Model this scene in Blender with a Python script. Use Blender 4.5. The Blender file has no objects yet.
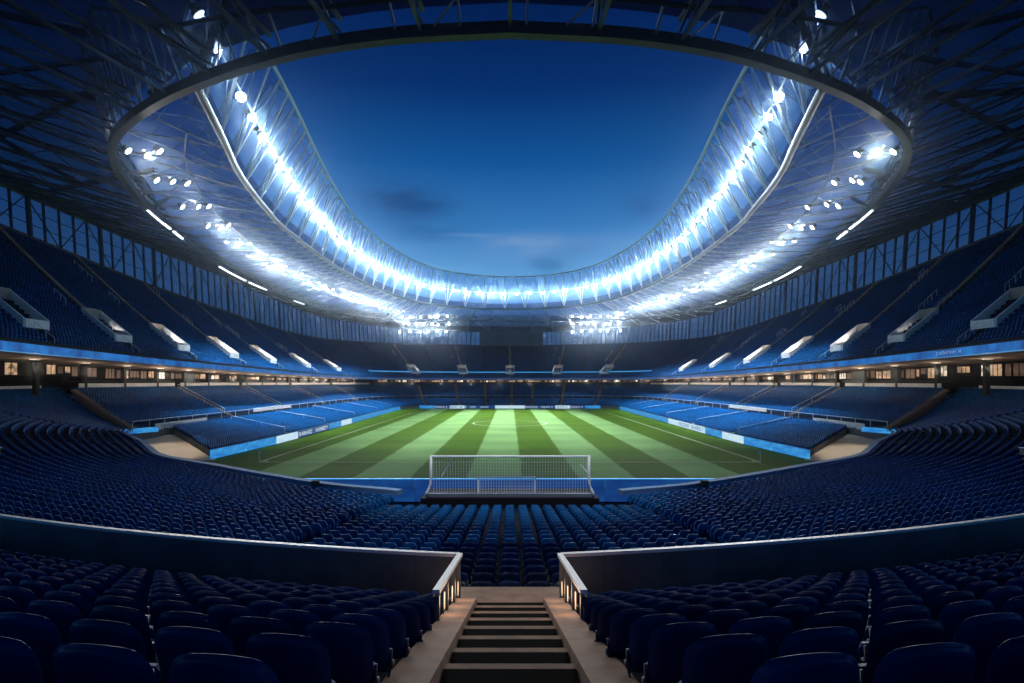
import bpy, math, random
import numpy as np
from mathutils import Vector, Matrix
random.seed(7)
rng = np.random.default_rng(7)
sc = bpy.context.scene
COL = sc.collection
PI = math.pi
R = math.radians
ZP = -11.0          # level of the playing surface; the camera's eye is z = 0

# ------------------------------------------------------------------ materials
def mat(name, base, rough=0.6, metal=0.0, emit=None, estr=0.0, noise=None, nscale=3.0, spec=0.4, tint=False, bump=0.0):
    m = bpy.data.materials.new(name); m.use_nodes = True
    nt = m.node_tree; b = nt.nodes['Principled BSDF']
    b.inputs['Base Color'].default_value = (*base, 1)
    b.inputs['Roughness'].default_value = rough
    b.inputs['Metallic'].default_value = metal
    b.inputs['Specular IOR Level'].default_value = spec
    if emit:
        b.inputs['Emission Color'].default_value = (*emit, 1)
        b.inputs['Emission Strength'].default_value = estr
    if noise:
        tc = nt.nodes.new('ShaderNodeTexCoord'); n = nt.nodes.new('ShaderNodeTexNoise')
        n.inputs['Scale'].default_value = nscale; n.inputs['Detail'].default_value = 5
        nt.links.new(tc.outputs['Object'], n.inputs['Vector'])
        r = nt.nodes.new('ShaderNodeValToRGB')
        r.color_ramp.elements[0].position = 0.3; r.color_ramp.elements[1].position = 0.72
        r.color_ramp.elements[0].color = (*[c * (1 - noise) for c in base], 1)
        r.color_ramp.elements[1].color = (*[min(1, c * (1 + noise)) for c in base], 1)
        nt.links.new(n.outputs['Fac'], r.inputs['Fac'])
        out = r.outputs['Color']
        if tint:
            at = nt.nodes.new('ShaderNodeAttribute'); at.attribute_name = 'tint'
            mx = nt.nodes.new('ShaderNodeMix'); mx.data_type = 'RGBA'; mx.blend_type = 'MULTIPLY'
            mx.inputs[0].default_value = 1
            nt.links.new(out, mx.inputs[6]); nt.links.new(at.outputs['Fac'], mx.inputs[7])
            out = mx.outputs[2]
        nt.links.new(out, b.inputs['Base Color'])
        rr = nt.nodes.new('ShaderNodeMapRange')
        rr.inputs['To Min'].default_value = max(0.05, rough - 0.12); rr.inputs['To Max'].default_value = min(1, rough + 0.12)
        nt.links.new(n.outputs['Fac'], rr.inputs['Value']); nt.links.new(rr.outputs['Result'], b.inputs['Roughness'])
        if bump:
            bp = nt.nodes.new('ShaderNodeBump'); bp.inputs['Strength'].default_value = bump; bp.inputs['Distance'].default_value = 0.02
            nt.links.new(n.outputs['Fac'], bp.inputs['Height']); nt.links.new(bp.outputs['Normal'], b.inputs['Normal'])
    return m

def see_through(name, base, alpha, rough=0.5, tint=(1, 1, 1), gloss=0.0, transl=0.5):
    """a thin sheet: part of the light goes straight through, the rest is scattered to both sides"""
    m = bpy.data.materials.new(name); m.use_nodes = True
    nt = m.node_tree; nt.nodes.clear()
    o = nt.nodes.new('ShaderNodeOutputMaterial')
    t = nt.nodes.new('ShaderNodeBsdfTransparent'); t.inputs[0].default_value = (*tint, 1)
    d = nt.nodes.new('ShaderNodeBsdfDiffuse'); d.inputs[0].default_value = (*base, 1)
    tl = nt.nodes.new('ShaderNodeBsdfTranslucent'); tl.inputs[0].default_value = (*base, 1)
    mx = nt.nodes.new('ShaderNodeMixShader'); mx.inputs[0].default_value = transl
    nt.links.new(d.outputs[0], mx.inputs[1]); nt.links.new(tl.outputs[0], mx.inputs[2])
    m2 = nt.nodes.new('ShaderNodeMixShader')
    tc = nt.nodes.new('ShaderNodeTexCoord'); n = nt.nodes.new('ShaderNodeTexNoise'); n.inputs['Scale'].default_value = 0.35; n.inputs['Detail'].default_value = 4
    nt.links.new(tc.outputs['Object'], n.inputs['Vector'])
    mr = nt.nodes.new('ShaderNodeMapRange'); mr.inputs['From Min'].default_value = 0.3; mr.inputs['From Max'].default_value = 0.7
    mr.inputs['To Min'].default_value = alpha * 0.75; mr.inputs['To Max'].default_value = min(1, alpha * 1.25)
    nt.links.new(n.outputs['Fac'], mr.inputs['Value']); nt.links.new(mr.outputs['Result'], m2.inputs[0])
    nt.links.new(t.outputs[0], m2.inputs[1]); nt.links.new(mx.outputs[0], m2.inputs[2])
    last = m2
    if gloss:
        g = nt.nodes.new('ShaderNodeBsdfGlossy'); g.inputs['Roughness'].default_value = rough
        m3 = nt.nodes.new('ShaderNodeMixShader'); m3.inputs[0].default_value = gloss
        nt.links.new(m2.outputs[0], m3.inputs[1]); nt.links.new(g.outputs[0], m3.inputs[2]); last = m3
    nt.links.new(last.outputs[0], o.inputs[0])
    return m

def screen_mat(name, c0, c1, strength, scale=(0.35, 0.35, 1.2)):
    m = bpy.data.materials.new(name); m.use_nodes = True
    nt = m.node_tree; b = nt.nodes['Principled BSDF']
    b.inputs['Base Color'].default_value = (0.01, 0.02, 0.04, 1); b.inputs['Roughness'].default_value = 0.35
    tc = nt.nodes.new('ShaderNodeTexCoord'); mp = nt.nodes.new('ShaderNodeMapping'); mp.inputs['Scale'].default_value = scale
    n = nt.nodes.new('ShaderNodeTexNoise'); n.inputs['Scale'].default_value = 1.0; n.inputs['Detail'].default_value = 6; n.inputs['Roughness'].default_value = 0.65
    r = nt.nodes.new('ShaderNodeValToRGB')
    r.color_ramp.elements[0].position = 0.36; r.color_ramp.elements[1].position = 0.64
    r.color_ramp.elements[0].color = (*c0, 1); r.color_ramp.elements[1].color = (*c1, 1)
    nt.links.new(tc.outputs['Object'], mp.inputs[0]); nt.links.new(mp.outputs[0], n.inputs['Vector'])
    nt.links.new(n.outputs['Fac'], r.inputs[0]); nt.links.new(r.outputs[0], b.inputs['Emission Color'])
    b.inputs['Emission Strength'].default_value = strength
    return m

M = {}
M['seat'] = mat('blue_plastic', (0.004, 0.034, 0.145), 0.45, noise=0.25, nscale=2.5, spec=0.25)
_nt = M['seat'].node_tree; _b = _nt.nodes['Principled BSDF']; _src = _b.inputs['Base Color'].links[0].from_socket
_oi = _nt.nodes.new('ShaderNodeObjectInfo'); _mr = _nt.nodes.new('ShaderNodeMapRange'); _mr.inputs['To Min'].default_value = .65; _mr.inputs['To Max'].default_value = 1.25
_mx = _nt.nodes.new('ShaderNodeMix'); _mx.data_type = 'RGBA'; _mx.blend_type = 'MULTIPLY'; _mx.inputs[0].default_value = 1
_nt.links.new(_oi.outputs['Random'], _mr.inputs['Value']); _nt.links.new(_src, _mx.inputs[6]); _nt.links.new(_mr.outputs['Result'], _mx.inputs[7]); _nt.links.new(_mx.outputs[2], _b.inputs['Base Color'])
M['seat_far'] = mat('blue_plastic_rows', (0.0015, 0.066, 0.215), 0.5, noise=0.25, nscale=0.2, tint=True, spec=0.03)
M['bracket'] = mat('seat_metal', (0.05, 0.06, 0.09), 0.5, 0.3, noise=0.2, nscale=20)
M['terrace'] = mat('terrace_concrete', (0.018, 0.028, 0.055), 0.9, noise=0.35, nscale=0.5, spec=0.03)
M['terrace_near'] = mat('near_terrace_concrete', (0.022, 0.022, 0.028), 0.9, noise=0.4, nscale=2, spec=0.02)
M['tan'] = mat('tan_concrete', (0.22, 0.130, 0.082), 0.85, noise=0.3, nscale=3.5, bump=0.2)
M['ramp'] = mat('cream_concrete', (0.62, 0.52, 0.40), 0.75, noise=0.12, nscale=0.35)
M['black'] = mat('black_rubber', (0.004, 0.0035, 0.003), 0.95, noise=0.4, nscale=9, spec=0.02)
M['aisle'] = mat('aisle_concrete', (0.22, 0.17, 0.14), 0.8, noise=0.2, nscale=1)
M['panel'] = mat('dark_panel', (0.13, 0.13, 0.135), 0.55, noise=0.25, nscale=1.2)
M['coping'] = mat('pale_coping', (0.78, 0.74, 0.69), 0.45, noise=0.08, nscale=4)
M['white'] = mat('white_paint', (0.75, 0.77, 0.80), 0.5, noise=0.1, nscale=2)
M['pale_blue'] = mat('pale_blue_paint', (0.10, 0.19, 0.34), 0.7, noise=0.25, nscale=0.6, spec=0.1)
M['steel'] = mat('roof_steel', (0.17, 0.19, 0.23), 0.45, 0.35, noise=0.25, nscale=0.4)
M['steel_chord'] = mat('chord_steel', (0.085, 0.095, 0.115), 0.45, 0.3, noise=0.25, nscale=0.4)
M['steel_dark'] = mat('dark_roof_steel', (0.055, 0.06, 0.075), 0.5, 0.3, noise=0.3, nscale=0.5)
M['steel_white'] = mat('white_roof_steel', (0.62, 0.66, 0.72), 0.4, 0.1, noise=0.1, nscale=0.4)
M['housing'] = mat('lamp_housing', (0.05, 0.055, 0.06), 0.5, 0.4, noise=0.2, nscale=5)
M['lens'] = mat('lamp_lens', (0.8, 0.85, 0.9), 0.2, emit=(0.80, 0.91, 1.0), estr=14)
M['lens_warm'] = mat('lamp_lens_warm', (0.8, 0.8, 0.8), 0.2, emit=(1.0, 0.97, 0.93), estr=10)
M['strip'] = mat('strip_light_diffuser', (0.8, 0.8, 0.8), 0.3, emit=(0.93, 0.96, 1.0), estr=2.2)
M['membrane'] = see_through('roof_band_membrane', (0.50, 0.76, 1.0), 0.11, tint=(0.62, 0.76, 0.95))
M['deck_in'] = see_through('clear_roof_sheet', (0.16, 0.22, 0.34), 0.10, tint=(0.18, 0.28, 0.45))
M['deck_out'] = see_through('dark_roof_sheet', (0.03, 0.04, 0.06), 0.55, tint=(0.16, 0.19, 0.28))
M['glass'] = see_through('tinted_glass', (0.10, 0.2, 0.4), 0.12, rough=0.1, tint=(0.15, 0.19, 0.29), gloss=0.03)
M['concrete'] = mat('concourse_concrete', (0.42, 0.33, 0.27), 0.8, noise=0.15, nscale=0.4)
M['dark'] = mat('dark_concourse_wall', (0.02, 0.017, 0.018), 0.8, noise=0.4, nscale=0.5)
M['win_bright'] = mat('lit_window_white', (0.5, 0.45, 0.4), 0.3, emit=(1.0, 0.84, 0.64), estr=0.95)
M['win_warm'] = mat('lit_window_warm', (0.4, 0.3, 0.2), 0.3, emit=(1.0, 0.62, 0.36), estr=0.42)
M['win_dim'] = mat('dim_window', (0.2, 0.15, 0.12), 0.3, emit=(0.75, 0.36, 0.26), estr=0.10)
M['screen'] = screen_mat('cyan_led_screen', (0.01, 0.17, 0.62), (0.07, 0.48, 0.95), 0.8)
M['screen_blue'] = screen_mat('deep_blue_led_screen', (0.01, 0.06, 0.30), (0.015, 0.12, 0.45), 0.5)
M['screen_white'] = screen_mat('pale_led_screen', (0.50, 0.78, 1.0), (0.75, 0.92, 1.0), 0.9)
M['ribbon'] = screen_mat('blue_led_ribbon', (0.001, 0.045, 0.28), (0.008, 0.25, 0.80), 0.7, (0.5, 0.5, 0.3))
M['cyan_line'] = mat('cyan_light_line', (0.1, 0.4, 0.6), 0.4, emit=(0.05, 0.42, 0.95), estr=0.95)
M['glyph_white'] = mat('white_lettering', (0.8, 0.8, 0.8), 0.5, emit=(0.8, 0.9, 1), estr=0.55)
M['glyph_blue'] = mat('blue_lettering', (0.03, 0.10, 0.3), 0.5, noise=0.1)
M['glyph_dark'] = mat('dark_lettering', (0.03, 0.04, 0.07), 0.6, noise=0.1)
M['box_black'] = mat('black_casing', (0.005, 0.006, 0.01), 0.8, noise=0.3, nscale=8, spec=0.1)
M['skin_tan'] = mat('tan_cover', (0.42, 0.31, 0.23), 0.7, noise=0.3, nscale=6)
M['scoreboard'] = mat('dark_scoreboard_face', (0.018, 0.022, 0.045), 0.35, noise=0.25, nscale=0.3)
M['ground'] = mat('dark_tarmac', (0.03, 0.03, 0.034), 0.9, noise=0.3, nscale=0.2)
M['net'] = mat('white_net_cord', (0.72, 0.76, 0.82), 0.6, noise=0.1)
M['stair_fill'] = mat('stair_fill_strip', (0.8, 0.6, 0.4), 0.3, emit=(1.0, 0.66, 0.42), estr=0.55)  # glow of the strips added beside the stairs

for _k in ('win_bright', 'win_warm', 'win_dim'):
    _nt = M[_k].node_tree; _b = _nt.nodes['Principled BSDF']; _tc = _nt.nodes.new('ShaderNodeTexCoord'); _mp = _nt.nodes.new('ShaderNodeMapping'); _mp.inputs['Scale'].default_value = (1.1, 1.1, 1.6)
    _v = _nt.nodes.new('ShaderNodeTexVoronoi'); _v.inputs['Scale'].default_value = 1.0; _v.distance = 'CHEBYCHEV'
    _n = _nt.nodes.new('ShaderNodeTexNoise'); _n.inputs['Scale'].default_value = 2.2; _n.inputs['Detail'].default_value = 3
    _nt.links.new(_tc.outputs['Object'], _mp.inputs[0]); _nt.links.new(_mp.outputs[0], _v.inputs['Vector']); _nt.links.new(_tc.outputs['Object'], _n.inputs['Vector'])
    _m1 = _nt.nodes.new('ShaderNodeMath'); _m1.operation = 'MULTIPLY'; _nt.links.new(_v.outputs['Color'], _m1.inputs[0]); _nt.links.new(_n.outputs['Fac'], _m1.inputs[1])
    _mr = _nt.nodes.new('ShaderNodeMapRange'); _mr.inputs['From Min'].default_value = 0.05; _mr.inputs['From Max'].default_value = 0.45; _mr.inputs['To Min'].default_value = 0.12; _mr.inputs['To Max'].default_value = 1.7
    _nt.links.new(_m1.outputs[0], _mr.inputs['Value'])
    _m2 = _nt.nodes.new('ShaderNodeMath'); _m2.operation = 'MULTIPLY'; _m2.inputs[1].default_value = _b.inputs['Emission Strength'].default_value
    _nt.links.new(_mr.outputs['Result'], _m2.inputs[0]); _nt.links.new(_m2.outputs[0], _b.inputs['Emission Strength'])

def grass_mat():
    m = bpy.data.materials.new('mown_grass'); m.use_nodes = True
    nt = m.node_tree; b = nt.nodes['Principled BSDF']; L = nt.links.new
    tc = nt.nodes.new('ShaderNodeTexCoord'); sp = nt.nodes.new('ShaderNodeSeparateXYZ'); L(tc.outputs['Object'], sp.inputs[0])
    def math_(op, a, bb=None):
        n = nt.nodes.new('ShaderNodeMath'); n.operation = op
        for i, v in enumerate((a, bb)):
            if v is None: continue
            if isinstance(v, (int, float)): n.inputs[i].default_value = v
            else: L(v, n.inputs[i])
        return n.outputs[0]
    wob = nt.nodes.new('ShaderNodeTexNoise'); wob.inputs['Scale'].default_value = 0.4; L(tc.outputs['Object'], wob.inputs['Vector'])
    x = math_('ADD', sp.outputs['X'], math_('MULTIPLY', math_('SUBTRACT', wob.outputs['Fac'], 0.5), 0.5))
    s = math_('SINE', math_('MULTIPLY', math_('ADD', x, 5.0), PI / 6.4))     # 7 m wide mowing stripes, a light one in the middle
    s = math_('MULTIPLY', s, 12.0)
    mr = nt.nodes.new('ShaderNodeMapRange'); mr.inputs['From Min'].default_value = -1; mr.inputs['From Max'].default_value = 1; L(s, mr.inputs['Value'])
    rp = nt.nodes.new('ShaderNodeValToRGB')
    rp.color_ramp.elements[0].color = (0.058, 0.122, 0.009, 1); rp.color_ramp.elements[1].color = (0.170, 0.315, 0.105, 1)
    L(mr.outputs['Result'], rp.inputs[0])
    # outside the lines the grass is uncut
    ax = math_('ABSOLUTE', sp.outputs['X'])
    edge = math_('GREATER_THAN', ax, 33.5)
    mx = nt.nodes.new('ShaderNodeMix'); mx.data_type = 'RGBA'; L(edge, mx.inputs[0]); L(rp.outputs[0], mx.inputs[6]); mx.inputs[7].default_value = (0.054, 0.112, 0.008, 1)
    n1 = nt.nodes.new('ShaderNodeTexNoise'); n1.inputs['Scale'].default_value = 3.0; n1.inputs['Detail'].default_value = 8; L(tc.outputs['Object'], n1.inputs['Vector'])
    n2 = nt.nodes.new('ShaderNodeTexNoise'); n2.inputs['Scale'].default_value = 0.09; n2.inputs['Detail'].default_value = 4; L(tc.outputs['Object'], n2.inputs['Vector'])
    v = math_('ADD', math_('MULTIPLY', n1.outputs['Fac'], 0.7), math_('MULTIPLY', n2.outputs['Fac'], 0.7))
    v = math_('ADD', v, 0.3)
    yb = math_('SINE', math_('MULTIPLY', sp.outputs['Y'], PI / 6.5)); v = math_('ADD', v, math_('MULTIPLY', math_('TANH', math_('MULTIPLY', yb, 4.0)), 0.06))
    mm = nt.nodes.new('ShaderNodeMix'); mm.data_type = 'RGBA'; mm.blend_type = 'MULTIPLY'; mm.inputs[0].default_value = 1
    L(mx.outputs[2], mm.inputs[6]); L(v, mm.inputs[7]); L(mm.outputs[2], b.inputs['Base Color'])
    b.inputs['Roughness'].default_value = 0.7; b.inputs['Specular IOR Level'].default_value = 0.02
    bp = nt.nodes.new('ShaderNodeBump'); bp.inputs['Strength'].default_value = 0.5; bp.inputs['Distance'].default_value = 0.05
    n3 = nt.nodes.new('ShaderNodeTexNoise'); n3.inputs['Scale'].default_value = 12; L(tc.outputs['Object'], n3.inputs['Vector'])
    L(n3.outputs['Fac'], bp.inputs['Height']); L(bp.outputs['Normal'], b.inputs['Normal'])
    return m
M['grass'] = grass_mat()

# ------------------------------------------------------------------ mesh helpers
def props(o, label=None, cat=None, group=None, kind=None):
    if label: o['label'] = label
    if cat: o['category'] = cat
    if group: o['group'] = group
    if kind: o['kind'] = kind
    return o

def link(name, me, parent=None):
    o = bpy.data.objects.new(name, me); COL.objects.link(o)
    if parent is not None: o.parent = parent
    return o

def empty(name, loc, label, cat, group=None, rz=0.0):
    o = bpy.data.objects.new(name, None); COL.objects.link(o)
    o.location = loc; o.rotation_euler = (0, 0, rz); o.empty_display_size = 0.3
    return props(o, label, cat, group)

class MB:
    def __init__(s): s.v = []; s.f = []
    def quad(s, *p):
        i = len(s.v); s.v += [tuple(map(float, q)) for q in p]; s.f.append(tuple(range(i, i + len(p))))
    def box(s, c, size, rz=0.0):
        hx, hy, hz = size[0] / 2, size[1] / 2, size[2] / 2; ca, sa = math.cos(rz), math.sin(rz); i = len(s.v)
        for z in (-hz, hz):
            for x, y in ((-hx, -hy), (hx, -hy), (hx, hy), (-hx, hy)):
                s.v.append((c[0] + x * ca - y * sa, c[1] + x * sa + y * ca, c[2] + z))
        s.f += [tuple(i + k for k in q) for q in ((3, 2, 1, 0), (4, 5, 6, 7), (0, 1, 5, 4), (1, 2, 6, 5), (2, 3, 7, 6), (3, 0, 4, 7))]
    def beam(s, p, q, w, h=None, n=4):
        """a straight bar from p to q"""
        p = Vector(p); q = Vector(q); d = q - p
        if d.length < 1e-6: return
        d.normalize(); up = Vector((0, 0, 1)) if abs(d.z) < 0.95 else Vector((1, 0, 0))
        a = d.cross(up).normalized(); b = a.cross(d).normalized(); h = w if h is None else h; i = len(s.v)
        for c in (p, q):
            for k in range(n):
                t = 2 * PI * (k + 0.5) / n; f = 1.414 if n == 4 else 1.0
                s.v.append(tuple(c + a * math.cos(t) * w * f + b * math.sin(t) * h * f))
        for k in range(n):
            k2 = (k + 1) % n; s.f.append((i + k, i + k2, i + n + k2, i + n + k))
        s.f.append(tuple(i + k for k in reversed(range(n)))); s.f.append(tuple(i + n + k for k in range(n)))
    def tube(s, pts, r, n=8, closed=False, rz=None):
        P = [Vector(p) for p in pts]; N = len(P); i0 = len(s.v); rz = r if rz is None else rz
        for k in range(N):
            a = P[(k - 1) % N] if (closed or k > 0) else P[k]; b = P[(k + 1) % N] if (closed or k < N - 1) else P[k]
            d = (b - a).normalized(); up = Vector((0, 0, 1)) if abs(d.z) < 0.98 else Vector((0, 1, 0))
            sx = d.cross(up).normalized(); uy = sx.cross(d).normalized()
            for j in range(n):
                t = 2 * PI * (j + 0.5) / n; f = 1.414 if n == 4 else 1
                s.v.append(tuple(P[k] + sx * math.cos(t) * r * f + uy * math.sin(t) * rz * f))
        for k in range(N if closed else N - 1):
            for j in range(n):
                a = i0 + k * n + j; b = i0 + k * n + (j + 1) % n; k2 = (k + 1) % N
                s.f.append((a, b, i0 + k2 * n + (j + 1) % n, i0 + k2 * n + j))
        if not closed:
            s.f.append(tuple(i0 + j for j in reversed(range(n)))); s.f.append(tuple(i0 + (N - 1) * n + j for j in range(n)))
    def strip(s, A, B):
        i = len(s.v); n = len(A)
        s.v += [tuple(map(float, p)) for p in A] + [tuple(map(float, p)) for p in B]
        for k in range(n - 1): s.f.append((i + k, i + k + 1, i + n + k + 1, i + n + k))
    def build(s, name, m, parent=None, smooth=False, origin=None):
        me = bpy.data.meshes.new(name); V = s.v
        if origin is not None: V = [(x - origin[0], y - origin[1], z - origin[2]) for x, y, z in V]
        me.from_pydata(V, [], s.f); me.update()
        for mm in (m if isinstance(m, (list, tuple)) else [m]): me.materials.append(mm)
        if smooth: me.shade_smooth()
        return link(name, me, parent)

def cat(pts, n):
    """smooth curve through points, n samples by index"""
    P = np.array(pts, float); k = len(P)
    P2 = np.vstack([2 * P[0] - P[1], P, 2 * P[-1] - P[-2]])
    t = np.linspace(0, k - 1, n); i = np.minimum(t.astype(int), k - 2); u = (t - i)[:, None]
    a, b, c, d = P2[i], P2[i + 1], P2[i + 2], P2[i + 3]
    return 0.5 * (2 * b + (c - a) * u + (2 * a - 5 * b + 4 * c - d) * u ** 2 + (3 * b - a - 3 * c + d) * u ** 3)
def mirror(pts): return [(-p[0], *p[1:]) for p in reversed(pts)]
def ucurve(pts, n):
    """pts: right side, near end to far centre; returns the full U, right end -> far -> left end"""
    return cat(list(pts) + mirror(pts)[1:], 2 * n - 1)
def arclen(P): return np.concatenate([[0], np.cumsum(np.linalg.norm(np.diff(P, axis=0), axis=1))])
def resample(P, n):
    s = arclen(P); t = np.linspace(0, s[-1], n)
    return np.stack([np.interp(t, s, P[:, k]) for k in range(3)], 1)
def mir(P): return P * np.array([-1, 1, 1])

ORD = 'zeroth first second third fourth fifth sixth seventh eighth ninth tenth eleventh twelfth thirteenth fourteenth fifteenth sixteenth seventeenth eighteenth nineteenth twentieth'.split()
TENS = {20: 'twenty', 30: 'thirty', 40: 'forty', 50: 'fifty', 60: 'sixty', 70: 'seventy'}
def nth(n):
    if n <= 20: return ORD[n]
    return TENS[n // 10 * 10] + '-' + ORD[n % 10] if n % 10 else TENS[n // 10 * 10][:-1] + 'ieth'
SIDE = {1: 'right', -1: 'left'}

# ------------------------------------------------------------------ ground and pitch
g = MB(); g.quad((-1500, -1500, -12.4), (1500, -1500, -12.4), (1500, 1500, -12.4), (-1500, 1500, -12.4))
props(g.build('ground', M['ground']), 'dark ground sheet under and around the stadium', 'ground', kind='structure')
g = MB(); Y0, Y1 = 57.3, 223.0
g.quad((-43, Y0, ZP), (43, Y0, ZP), (43, Y1, ZP), (-43, Y1, ZP)); g.quad((-43, Y0, -12.4), (43, Y0, -12.4), (43, Y0, ZP), (-43, Y0, ZP))
props(g.build('pitch', M['grass']), 'green striped grass football pitch in the middle of the bowl', 'pitch', kind='structure')
L = MB(); zl = ZP + 0.012; GY0, GY1, HX = 76.0, 192.0, 34.0; w = 0.09
def seg(x0, y0, x1, y1, ww=w): L.box(((x0 + x1) / 2, (y0 + y1) / 2, zl), (abs(x1 - x0) + ww * 2, abs(y1 - y0) + ww * 2, 0.008))
seg(-HX, GY0, -HX, GY1); seg(HX, GY0, HX, GY1); seg(-HX + .3, GY0, HX - .3, GY0, 0.07); seg(-HX + .3, GY1, HX - .3, GY1)
def arc(cx, cy, r, a0, a1, n=48, ww=w):
    A = []; B = []
    for k in range(n + 1):
        a = R(a0 + (a1 - a0) * k / n); A.append((cx + (r - ww) * math.cos(a), cy + (r - ww) * math.sin(a), zl)); B.append((cx + (r + ww) * math.cos(a), cy + (r + ww) * math.sin(a), zl))
    L.strip(A, B)
arc(0, 146, 9.6, 0, 360, 64, 0.14)
for sx in (-1, 1):
    for sy, yy in ((1, GY0), (-1, GY1)):
        arc(sx * HX, yy, 1.0, (0 if sx < 0 else 90) if sy > 0 else (270 if sx < 0 else 180), (90 if sx < 0 else 180) if sy > 0 else (360 if sx < 0 else 270), 10)
props(L.build('pitch_markings', mat('pitch_paint', (0.55, 0.6, 0.5), 0.8, noise=0.25, nscale=2)), 'thin white painted lines on the striped pitch', 'markings', kind='structure')
for s in (-1, 1):
    e = empty('corner_flag', (s * HX, GY0, ZP), 'small white corner flag at the near %s corner of the pitch' % SIDE[s], 'corner flag', 'corner flags of the pitch')
    b = MB(); b.tube([(0, 0, 0), (0, 0, 1.5)], 0.06, 6); b.build('pole', M['white'], e)
    b = MB(); b.quad((0, -.03, 1.5), (s * -.45, -.03, 1.38), (s * -.42, -.02, 1.12), (0, -.03, 1.15)); b.quad((0, .03, 1.15), (s * -.42, .02, 1.12), (s * -.45, .03, 1.38), (0, .03, 1.5))
    b.build('flag', M['white'], e)

# ------------------------------------------------------------------ seats
def seat_back_mesh():
    nu, nv = 14, 14; V = []; F = []
    def shell(sgn):
        for j in range(nv + 1):
            v = math.sin(PI / 2 * j / nv) ** 0.9
            c = max(0.0, (v - 0.74) / 0.26); hw = 0.145 + 0.105 * math.sqrt(max(0, 1 - c * c)); hw -= 0.020 * (1 - v)
            for i in range(nu + 1):
                u = -1 + 2 * i / nu
                th = 0.032 * (1 - abs(u) ** 5) ** 0.5 * (1 - max(0, (v - 0.5) / 0.5) ** 6) ** 0.5 * (0.5 + 0.5 * min(1, v * 5))
                x = u * hw; y = 0.10 * v + 0.035 * (1 - u * u) * (1 - 0.5 * v) + sgn * th
                z = 0.17 + 0.49 * v - 0.018 * u * u * v - 0.006 * sgn * v
                V.append((x, y, z))
    shell(1); shell(-1); W = nu + 1; O = W * (nv + 1)
    for j in range(nv):
        for i in range(nu):
            a = j * W + i; F.append((a + 1, a, a + W, a + W + 1)); F.append((O + a, O + a + 1, O + a + W + 1, O + a + W))
    for j in range(nv):
        a = j * W; F.append((a + W, a, O + a, O + a + W)); b = a + nu; F.append((b, b + W, O + b + W, O + b))
    for i in range(nu):
        a = i; F.append((a, a + 1, O + a + 1, O + a)); b = nv * W + i; F.append((b + 1, b, O + b, O + b + 1))
    me = bpy.data.meshes.new('seat_back'); me.from_pydata(V, [], F); me.materials.append(M['seat']); me.shade_smooth(); return me
def seat_pan_mesh():
    b = MB()
    n = 6
    A = [(-.21, -.06 - .10 * t, .20 + .36 * t + .0) for t in np.linspace(0, 1, n)]
    for t0 in range(n - 1):
        pass
    P = []
    for t in np.linspace(0, 1, n):
        hw = 0.20 - 0.05 * max(0, (t - .7) / .3) ** 2
        P.append((hw, -.04 - .06 * t - .02 * math.sin(t * PI), .15 + .16 * t))
    fr = [(hw, y - .03, z) for hw, y, z in P]
    b.strip([(-h, y, z) for h, y, z in P], [(h, y, z) for h, y, z in P])
    b.strip([(h, y, z) for h, y, z in fr], [(-h, y, z) for h, y, z in fr])
    for sx in (1, -1):
        b.strip([(sx * h, y, z) for h, y, z in P][::sx], [(sx * h, y, z) for h, y, z in fr][::sx])
    h, y, z = P[-1]; b.quad((-h, y, z), (h, y, z), (h, y - .03, z), (-h, y - .03, z))
    me = bpy.data.meshes.new('seat_pan'); me.from_pydata(b.v, [], b.f); me.materials.append(M['seat']); me.shade_smooth(); return me
def bracket_mesh(sx):
    b = MB(); x = sx * 0.245
    b.tube([(x, .17, .02), (x, .12, .12), (x, .03, .22), (x, .02, .36)], 0.011, 6)
    b.tube([(x - sx * .03, .02, .24), (x + sx * .016, .02, .24)], 0.034, 10)
    b.box((x, .17, .012), (.05, .07, .024))
    me = bpy.data.meshes.new('bracket'); me.from_pydata(b.v, [], b.f); me.materials.append(M['bracket']); me.shade_smooth(); return me
SB, SPN, BR, BL = seat_back_mesh(), seat_pan_mesh(), bracket_mesh(1), bracket_mesh(-1)
seat0 = empty('stadium_seat', (0, 0, 0), 'x', 'seat', 'single blue seats nearest the stairs')
seat_parts = [link('backrest', SB, seat0), link('seat_pan', SPN, seat0), link('bracket', BR, seat0), link('bracket', BL, seat0)]
n_seat = 0
def place_seat(loc, rz, label):
    """rz turns the seat so that its local -y looks at the pitch"""
    global n_seat
    if n_seat == 0: r = seat0
    else:
        r = seat0.copy(); COL.objects.link(r)
        for p in seat_parts:
            c = p.copy(); COL.objects.link(c); c.parent = r
    r.location = loc; r.rotation_euler = (0, 0, rz); r['label'] = label; n_seat += 1

# light seats of the far rows go into one object
MED_V = []
for yy, sg in ((-.03, -1), (.03, 1)):
    for x, z in ((-.19, .17), (.19, .17), (.225, .50), (.15, .64), (-.15, .64), (-.225, .50)):
        MED_V.append((x, yy + .10 * (z - .17) / .47 + (.0 if abs(x) > .2 else .02), z))
MED_F = [(0, 1, 2, 3, 4, 5), (11, 10, 9, 8, 7, 6)] + [(k + 6, (k + 1) % 6 + 6, (k + 1) % 6, k) for k in range(6)]
k0 = len(MED_V); MED_V += [(-.2, -.06, .2), (.2, -.06, .2), (.19, -.13, .45), (-.19, -.13, .45), (-.2, -.10, .2), (.2, -.10, .2), (.19, -.16, .44), (-.19, -.16, .44)]
MED_F += [(k0 + 3, k0 + 2, k0 + 1, k0), (k0 + 4, k0 + 5, k0 + 6, k0 + 7), (k0, k0 + 1, k0 + 5, k0 + 4), (k0 + 2, k0 + 3, k0 + 7, k0 + 6), (k0 + 1, k0 + 2, k0 + 6, k0 + 5), (k0 + 3, k0, k0 + 4, k0 + 7)]
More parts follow.
